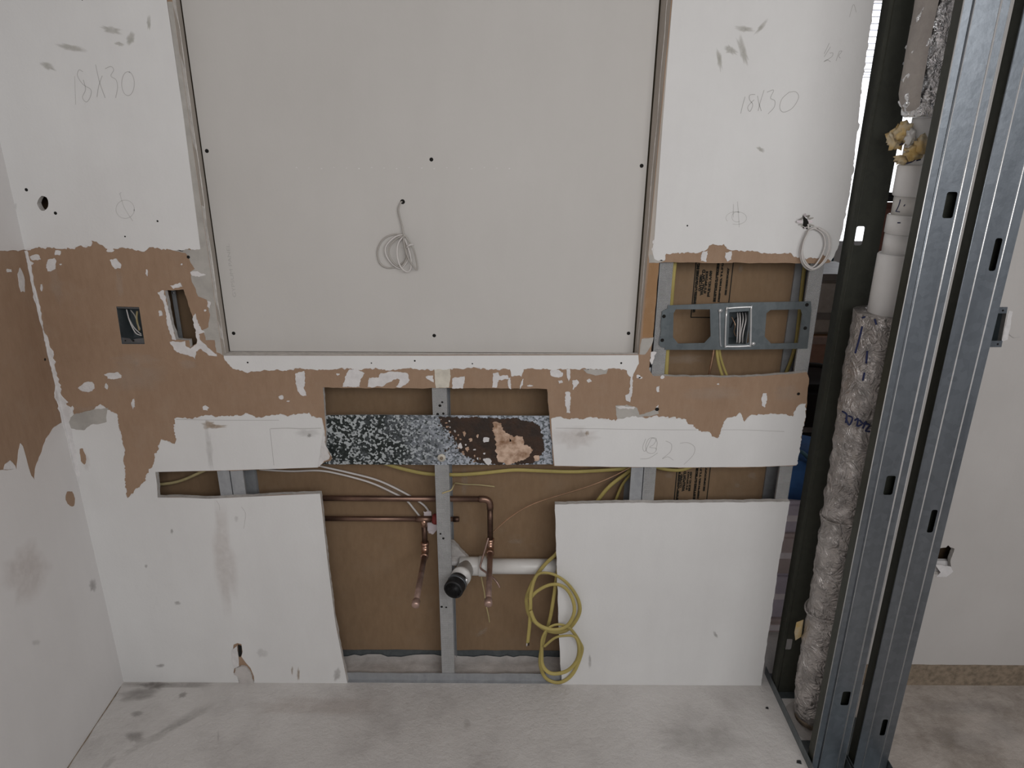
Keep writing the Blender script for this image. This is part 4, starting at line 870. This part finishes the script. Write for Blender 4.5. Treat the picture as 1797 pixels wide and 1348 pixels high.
# workbench with things on it
bt = at(1430, 572, 1.35); zb_ = bt.z
r = empty('workbench', 'wooden workbench seen through the gap behind the bracket', 'workbench')
box('top', (1.05, 1.15, zb_ - .035), (2.35, 1.52, zb_), 'wood', r)
for x in (1.1, 2.27):
    for y in (1.2, 1.44): box('leg', (x, y, 0), (x + .05, y + .05, zb_ - .035), 'black_plastic', r)
box('rail', (1.15, 1.2, zb_ - .12), (2.27, 1.23, zb_ - .075), 'black_plastic', r)
place(r, (1.7, 1.35, 0))
thing_box('printer', 'pale grey machine with a dark slot standing on the workbench', 'machine', (1.12, 1.2, zb_), (1.50, 1.5, zb_ + .24), 'off_white_plastic', .012, [('slot', (1.17, 1.193, zb_ + .07), (1.46, 1.199, zb_ + .10), 'gray_plastic'), ('lid', (1.11, 1.19, zb_ + .241), (1.51, 1.51, zb_ + .27), 'gray_plastic')])
thing_box('toolbox', 'black toolbox at the back of the workbench behind the pipe', 'toolbox', (1.58, 1.25, zb_), (1.86, 1.48, zb_ + .16), 'black_plastic', .01, [('handle', (1.66, 1.35, zb_ + .16), (1.78, 1.38, zb_ + .185), 'gray_plastic'), ('latch', (1.70, 1.243, zb_ + .08), (1.75, 1.249, zb_ + .11), 'galv_edge')])
c = at(1440, 610, 1.0); thing_box('cardboard_panel', 'salmon board leaning below the workbench top', 'board', (c.x - .15, 1.05, .0), (c.x + .12, 1.07, c.z + .03), 'salmon', .002, [('edge_tape', (c.x - .15, 1.045, c.z), (c.x + .12, 1.0495, c.z + .03), 'pink_paper')])
c = at(1425, 730, .8)
r = empty('rolling_bag', 'black bag with a pale zip standing behind the wall edge', 'bag')
box('body', (c.x - .16, .75, .05), (c.x + .16, 1.02, c.z + .14), 'black_plastic', r, .03); z0_ = at(1435, 690, .74).z
tube('zip', [(c.x + .02, .747, z0_ - .10), (c.x + .035, .747, z0_ + .06)], .004, 'off_white_plastic', r, 6)
for z_ in (.3, .42, .55): box('strap', (c.x - .16, .742, z_), (c.x + .16, .748, z_ + .02), 'gray_plastic', r)
tube('handle', spline([(c.x - .06, .88, c.z + .13), (c.x - .05, .88, c.z + .18), (c.x + .05, .88, c.z + .18), (c.x + .06, .88, c.z + .13)]), .010, 'black_plastic', r, 8)
for x_ in (-.12, .12): tube('wheel', [(c.x + x_ - .015, .9, .035), (c.x + x_ + .015, .9, .035)], .035, 'rubber', r, 14)
place(r, (c.x, .88, 0))
# stack of wrapped packets on the floor behind the wall end
ylo = .24
zs = [at(1360, 1190, ylo).z, at(1370, 1090, ylo).z, at(1378, 1010, ylo).z, at(1385, 940, ylo).z, at(1390, 885, ylo).z]
zs[0] = 0
names = ['pink paper packet at the bottom of the stack behind the wall end', 'lilac paper packet second from the floor behind the wall end', 'pink paper packet third from the floor behind the wall end', 'lilac paper packet on top of the stack behind the wall end']
for i in range(4):
    x_ = .74 + .012 * (i % 2); m_ = 'pink_paper' if i % 2 == 0 else 'lilac_paper'
    z0_, z1_ = zs[i], zs[i + 1] - .0005
    thing_box('paper_packet', names[i], 'packet', (x_, ylo + .01 * (i % 2), z0_), (x_ + .42, ylo + .30, z1_), m_, .012, [('paper_band', (x_ - .001, ylo + .01 * (i % 2) - .0015, (z0_ + z1_) / 2 - .01), (x_ + .42, ylo + .01 * (i % 2) - .0002, (z0_ + z1_) / 2 + .012), 'paper_white')])
zt_ = zs[4]
r = empty('tote_bag', 'blue tote bag lying on the paper packets behind the wall end', 'bag')
ztop = at(1390, 822, ylo).z
v = []; n = 24
for z_, k in ((zt_, 1.0), (zt_ + (ztop - zt_) * .5, 1.04), (ztop, .9)):
    for q in range(n):
        a = 2 * math.pi * q / n; e = 1 + .08 * math.sin(5 * a + z_ * 40); v.append((.95 + .19 * k * e * math.copysign(abs(math.cos(a)) ** .6, math.cos(a)), ylo + .15 + .12 * k * e * math.copysign(abs(math.sin(a)) ** .6, math.sin(a)), z_))
f = [(j * n + q, j * n + (q + 1) % n, (j + 1) * n + (q + 1) % n, (j + 1) * n + q) for j in (0, 1) for q in range(n)] + [tuple(range(n))[::-1], tuple(2 * n + q for q in range(n))]
mesh_obj('body', v, f, 'blue_fabric', r, smooth=True)
tube('handle', spline([(.88, ylo + .03, ztop - .03), (.87, ylo + .02, ztop + .02), (.92, ylo + .02, ztop + .05), (.98, ylo + .03, ztop - .01)]), .006, 'teal', r, 8)
place(r, (.95, ylo + .15, zt_))
c = at(1556, 372, 2.0); ch = c.x
r = empty('desk_chair', 'reddish-brown chair back with a black headrest behind the vent pipe', 'chair')
box('backrest', (ch - .09, 1.96, c.z - .35), (ch + .22, 2.03, c.z + .05), 'skin_brown', r, .03); box('headrest', (ch - .06, 1.96, c.z + .055), (ch + .19, 2.02, c.z + .10), 'black_plastic', r, .02)
box('seat', (ch - .12, 1.62, c.z - .43), (ch + .26, 2.03, c.z - .355), 'skin_brown', r, .02); tube('post', [(ch + .07, 1.82, .06), (ch + .07, 1.82, c.z - .43)], .025, 'black_plastic', r, 12)
for k in range(5):
    a = 2 * math.pi * k / 5; tube('foot', [(ch + .07, 1.82, .07), (ch + .07 + .26 * math.cos(a), 1.82 + .26 * math.sin(a), .018)], .018, 'black_plastic', r, 8)
place(r, (ch + .07, 1.82, 0))
c = at(1490, 345, 2.2); 
r = empty('plastic_bin', 'dark teal storage bin stack at the bottom of the far window', 'bin')
zlo = .0
for i, (za, zb2, m_) in enumerate(((0, .45, 'teal'), (.455, .9, 'black_plastic'), (.905, at(1490, 320, 2.2).z, 'teal'))):
    o = box('bin', (c.x - .5, 2.2, za), (c.x - .02, 2.55, zb2), m_, r, .02); box('lid', (c.x - .51, 2.19, zb2 - .03), (c.x - .01, 2.56, zb2 + .004), 'black_plastic', o, .004)
place(r, (c.x - .25, 2.38, 0))

# ------------------------------------------------------------------ writing and marks
def pen(name, lists, m, w=.0014, Y=PT - .0003, origin=(0, 0), s=1.0, parent=wall_back):
    for L in lists:
        pts = spline([Vector((*q, 0)) for q in px_back([(origin[0] + x / s, origin[1] + y / s) for x, y in L])], 5)
        stroke(name, [(p.x, p.y) for p in pts], w, FY, Y, m, parent)
def oval(cx, cy, rx, ry, a0=0, a1=370, n=16): return [(cx + rx * math.cos(math.radians(a0 + (a1 - a0) * k / n)), cy + ry * math.sin(math.radians(a0 + (a1 - a0) * k / n))) for k in range(n + 1)]
pen('pencil_mark', [[(395, 400), (400, 550)]], 'pencil_faint', .0012, origin=(0, 0), s=2.9956)
pen('pencil_mark', [[(438, 378), (418, 368), (410, 400), (440, 445), (480, 472), (476, 512), (456, 537), (436, 512), (452, 470), (440, 420)], [(505, 340), (525, 430), (555, 515)], [(540, 398), (522, 450), (512, 510)],
                    [(555, 362), (585, 350), (600, 368), (585, 400), (612, 420), (620, 460), (610, 515)], oval(675, 440, 33, 63, -80, 290)], 'pencil', .0012, origin=(0, 0), s=2.9956)
pen('pencil_mark', [oval(660, 1100, 48, 48), [(632, 1018), (655, 1090), (700, 1162)], [(630, 1020), (640, 1010)]], 'pencil_faint', .0012, origin=(0, 0), s=2.9956)
pen('pencil_mark', [[(665, 545), (652, 590), (640, 640)], [(722, 532), (692, 536), (690, 562), (708, 590), (692, 628), (680, 602), (716, 562)], [(735, 540), (742, 580), (756, 625)], [(772, 508), (752, 570), (738, 625)],
                    [(788, 520), (826, 508), (808, 552), (832, 568), (828, 605), (794, 642)], [(912, 520), (950, 518), (966, 550), (932, 608), (882, 632), (860, 608), (872, 558), (912, 520)]], 'pencil', .0013, origin=(1100, 0), s=3.21)
pen('pencil_mark', [oval(615, 1228, 58, 36, 150, 470), oval(620, 1222, 30, 28, 60, 300), [(622, 1135), (628, 1210), (632, 1280)], [(600, 1150), (598, 1225)]], 'pencil_faint', .0012, origin=(1100, 0), s=3.21)
pen('pencil_mark', [[(672, 680), (630, 770), (590, 850)], [(690, 742), (590, 900)], [(676, 840), (728, 838), (716, 890), (640, 945), (588, 975), (640, 945), (692, 978)], [(832, 808), (805, 885), (778, 962)], [(832, 812), (872, 808), (822, 880), (846, 922)]], 'pencil', .0011, origin=(1380, 0), s=8.99)
pen('pencil_mark', [[(238, 402), (214, 470), (232, 502), (262, 440), (288, 398), (322, 404), (300, 448), (268, 470), (322, 480), (300, 516), (252, 510), (238, 460), (262, 404), (300, 398), (328, 430), (318, 490)], [(195, 562), (262, 556), (332, 514)],
                    [(395, 420), (440, 446), (432, 505), (368, 560), (412, 545), (456, 572)], [(508, 438), (570, 434), (622, 468), (612, 530), (538, 606)]], 'pencil', .0013, origin=(1080, 680), s=4.4925)
pen('pencil_mark', [[(975, 751), (1040, 752), (1100, 753), (1180, 754), (1222, 754)], [(1266, 754), (1300, 754), (1376, 757)], [(310, 736), (400, 737), (490, 737)], [(474, 752), (476, 770), (481, 816)]], 'pencil', .0012)
pen('pencil_mark', [[(475, 752), (505, 751), (530, 752), (564, 751)]], 'pencil_faint', .003)
pen('pencil_mark', [[(380, 878), (385, 886), (386, 895)], [(424, 889), (431, 900), (430, 915), (428, 927)], [(1502, 22), (1497, 8), (1490, 30)]], 'pencil_faint', .0012)
pen('pencil_mark', [[(1790, 591), (1778, 592), (1770, 586)]], 'pencil', .0012, parent=wall_right)
S = lambda c, rx, ry, rot=0, m='smudge_tan', sd=0, par=wall_back: smudge('smudge', c, rx, ry, rot, FY, PT - .0002 - .00002 * (sd % 7), m, par, sd)
for i, a in enumerate([((125, 84), 27, 6, .22), ((196, 53), 20, 7, .25), ((84, 116), 16, 6, .45), ((262, 40), 4, 15), ((230, 68), 9, 12), ((210, 77), 9, 4, .2),
                       ((1306, 51), 18, 6, .15), ((1303, 90), 8, 30, -.28), ((1282, 88), 14, 8, .5), ((1262, 105), 5, 22, -.15), ((1336, 47), 19, 4, -.9), ((1334, 262), 9, 4, .6)]): S(*a, m='smudge_tan', sd=i)
for i, a in enumerate([((366, 745), 12, 8, 0, 'smudge_rust'), ((380, 748), 20, 4, 0, 'smudge_rust'), ((368, 790), 6, 45, -.12, 'smudge_gray'), ((392, 980), 22, 110, -.08, 'smudge_warm'), ((540, 760), 22, 8, 0, 'smudge_gray'), ((543, 764), 4, 4, 0, 'smudge_dark'),
                       ((1010, 768), 45, 20, 0, 'smudge_warm'), ((1030, 760), 4, 5, 0, 'smudge_rust'), ((1020, 762), 12, 6, 0, 'smudge_gray'), ((312, 1058), 7, 4, 0, 'smudge_dark'), ((282, 1168), 8, 4, 0, 'smudge_dark'), ((524, 1183), 3, 13, 0, 'smudge_rust'), ((513, 1176), 2, 9, 0, 'smudge_rust'), ((592, 1183), 7, 12, .3, 'smudge_dark'), ((460, 1145), 12, 8, 0, 'smudge_gray'), ((1035, 1160), 3, 13, 0, 'smudge_dark'), ((1255, 1113), 3, 7, -.5, 'smudge_dark'),
                       ((28, 362), 3, 6, 0, 'smudge_gray'), ((150, 808), 9, 20, -.2, 'smudge_warm'), ((112, 790), 12, 25, -.2, 'smudge_gray'), ((302, 932), 3, 5, 0, 'smudge_dark'), ((257, 993), 3, 4, 0, 'smudge_dark'), ((415, 910), 5, 6, 0, 'smudge_gray')]): S(*a, sd=20 + i)
for i, a in enumerate([((240, 660), 60, 30, 0), ((330, 640), 18, 10, 0), ((98, 500), 12, 40, -.2), ((210, 500), 7, 30, -.1), ((240, 630), 50, 12, 0), ((1380, 690), 25, 18, 0), ((1250, 690), 60, 14, 0), ((160, 720), 40, 10, 0)]): smudge('dust_smear', a[0], a[1], a[2], a[3], FY, -.0004 - .00002 * i, 'dust_white', wall_back, 60 + i)
for i, a in enumerate([((905, 950), 14, 5, 0), ((845, 1110), 14, 5, -.6), ((690, 860), 30, 14, .4), ((815, 845), 7, 32, 0), ((1080, 845), 18, 10, .4), ((1175, 834), 9, 6, 0), ((1320, 835), 9, 8, .7), ((1294, 852), 6, 5, 0), ((1300, 470), 6, 9, 0), ((1200, 630), 40, 10, 0)]): smudge('dust_smear', a[0], a[1], a[2], a[3], FY, CB - .0004 - .00002 * i, 'dust_white', cav, 80 + i, lambda q: px_back(q, CB))
FZ = lambda p, d: Vector((p[0], p[1], -d))
px_floor = lambda q: [(w_.x, w_.y) for w_ in (PZ(x, y, 0) for x, y in q)]
for i, a in enumerate([((237, 1293), 18, 12, -.2, 'smudge_dark'), ((300, 1202), 90, 6, 0, 'smudge_dark'), ((245, 1218), 40, 12, -.2, 'smudge_dark'), ((272, 1203), 30, 8, 0, 'smudge_dark'), ((320, 1220), 9, 6, -.4, 'smudge_dark'), ((240, 1253), 14, 6, -.2, 'smudge_dark'), ((330, 1260), 60, 10, -.5, 'smudge_gray'), ((280, 1290), 80, 8, -.5, 'smudge_gray'), ((383, 1293), 2, 12, 0, 'smudge_gray'), ((1230, 1300), 90, 30, 0, 'smudge_gray'), ((560, 1240), 130, 20, 0, 'smudge_warm'), ((820, 1270), 8, 12, .3, 'smudge_gray'), ((190, 1340), 20, 6, -.7, 'smudge_gray'),
                       ((1700, 1240), 90, 16, 0, 'smudge_gray'), ((1690, 1300), 70, 22, .2, 'smudge_gray'), ((1760, 1280), 40, 30, 0, 'smudge_gray')]):
    smudge('floor_stain', a[0], a[1], a[2], a[3], FZ, -.0004 - .00003 * i, a[4], floor, 120 + i, px_floor)
for (x, y, lab) in ((1346, 1243, 'tiny black chip on the floor nearer the lower right panel'), (1402, 1338, 'black chip on the floor beside the long steel track')):
    c = PZ(x, y, 0); o = mesh_obj('debris_chip', [c + Vector(q) * (.9 if x < 1400 else 1.3) for q in ((-.006, -.002, 0), (.004, -.005, 0), (.006, .003, 0), (-.003, .005, 0), (-.002, -.002, .004), (.003, .001, .005), (-.002, .003, .003))], [(0, 1, 2, 3), (0, 1, 4), (1, 5, 4), (1, 2, 5), (2, 3, 6, 5), (3, 0, 6), (0, 4, 6), (4, 5, 6)], 'black_plastic'); tag(o, lab, 'debris')
# --- stamp printed on the back of the boards, reading upwards
def text(body, size, x, z, Y, m, parent, sx_=1.0, rot=90, bold=0):
    cu = bpy.data.curves.new('print', 'FONT'); cu.body = body; cu.size = size; cu.align_x = 'LEFT'; cu.align_y = 'BOTTOM'; cu.offset = bold
    to = bpy.data.objects.new('printed_text', cu); COL.objects.link(to)
    me = bpy.data.meshes.new_from_object(to.evaluated_get(bpy.context.evaluated_depsgraph_get())); bpy.data.objects.remove(to); bpy.data.curves.remove(cu)
    w_ = max(v_.co.x for v_ in me.vertices) if me.vertices else 1; k = sx_ / w_; a = math.radians(rot); ca, sa = math.cos(a), math.sin(a)
    for v_ in me.vertices:
        u_, q_ = v_.co.x * k, v_.co.y; v_.co = Vector((x + u_ * ca - q_ * sa, Y, z + u_ * sa + q_ * ca))
    me.materials.clear(); me.materials.append(MATS[m]); o = bpy.data.objects.new('printed_text', me); COL.objects.link(o); o.parent = parent; return o
TY = CB - .0003
def column(px, py0, py1, body, cap, bold=.0):
    """text whose left margin sits at (px, py1) and that runs up to py0"""
    b0, b1 = PY(px[1], py1, TY), PY(px[0], py0, TY); xc = (b0.x + b1.x) / 2
    text(body, cap * 1.38, xc + cap / 2, b0.z, TY, 'print_ink', cav, b1.z - b0.z, 90, bold)
def stamp(fx, ya, yb):
    for px, w_ in fx[0]: 
        q0, q1 = PY(px[0], ya, TY), PY(px[1], yb, TY); xc = (q0.x + q1.x) / 2; plate('stamp_line', [(xc - w_ / 2, q1.z), (xc + w_ / 2, q1.z), (xc + w_ / 2, q0.z), (xc - w_ / 2, q0.z)], None, FY, TY, TY + .0002, 'print_ink', cav)
stamp(([((1222, 1212), .0032), ((1285, 1278), .0030)],), 460, 557)
q0, q1 = PY(1212, 557, TY), PY(1282, 555, TY); plate('stamp_line', [(q0.x, q0.z - .0015), (q1.x, q0.z - .0015), (q1.x, q0.z + .0015), (q0.x, q0.z + .0015)], None, FY, TY, TY + .0002, 'print_ink', cav)
column((1226, 1219), 462, 548, 'UNDERWRITERS LABORATORIES INC.', .0058, .0012); column((1231, 1228), 482, 511, 'CLASSIFIED', .0052, .0008); column((1237, 1232), 473, 518, 'WALLBOARD', .0078, .001)
column((1242, 1238), 476, 515, 'FIRE RESISTANCE', .0055, .0008); column((1249, 1244), 475, 521, 'ISSUE NO. A-909', .0065, .0008); column((1261, 1255), 461, 530, 'FIRE RESISTANCE CLASSIFICATION', .0055, .0012); column((1268, 1263), 461, 530, 'DESIGN NO. T L P U', .0042, .0008); column((1279, 1274), 469, 518, 'SEE DIRECTORY', .0042, .0008)
stamp(([((1188, 1184), .0034), ((1246, 1241), .0030)],), 815, 880)
column((1193, 1189), 824, 884, 'UNDERWRITERS LABORATORIES INC.', .0052, .0012); column((1197, 1195), 832, 856, 'CLASSIFIED', .005, .0006); column((1203, 1200), 827, 862, 'WALLBOARD', .0070, .001); column((1209, 1206), 828, 860, 'FIRE RESISTANCE', .0050, .0006); column((1213, 1211), 828, 862, 'ISSUE NO. A-909', .0055, .0006); column((1223, 1220), 816, 880, 'FIRE RESISTANCE CLASSIFICATION', .0055, .0012); column((1230, 1227), 816, 875, 'DESIGN NO. T L P U', .0046, .0008); column((1240, 1236), 820, 862, 'SEE DIRECTORY', .0046, .0008)
# faint factory print up the left side of the recessed panel
b0, b1 = PY(416, 522, RD), PY(404, 428, RD); text('GYPSUM PANEL', .012, b0.x, b0.z, RD - .0002, 'print_gray', pn, b1.z - b0.z, 90)
for i, x in enumerate(range(520, 900, 22)): plate('scuff', px_back(blob(x, 294 + (i % 3), 1.6, .8, 6, i), RD), None, FY, RD - .0002, RD - .00005, 'plaster', pn)

# crack where the left wall meets the floor
rn = random.Random(91); v = []; f = []; K = 70
for k in range(K + 1):
    y = -.02 - 1.6 * k / K; w_ = rn.uniform(.0012, .0045); x = LWX(y) + .0017
    v += [(x, y, .0006), (x + w_, y + rn.uniform(-.004, .004), .0006)]
for k in range(K): f.append((2 * k, 2 * k + 1, 2 * k + 3, 2 * k + 2))
mesh_obj('floor_crack', v, f, 'grime', floor)
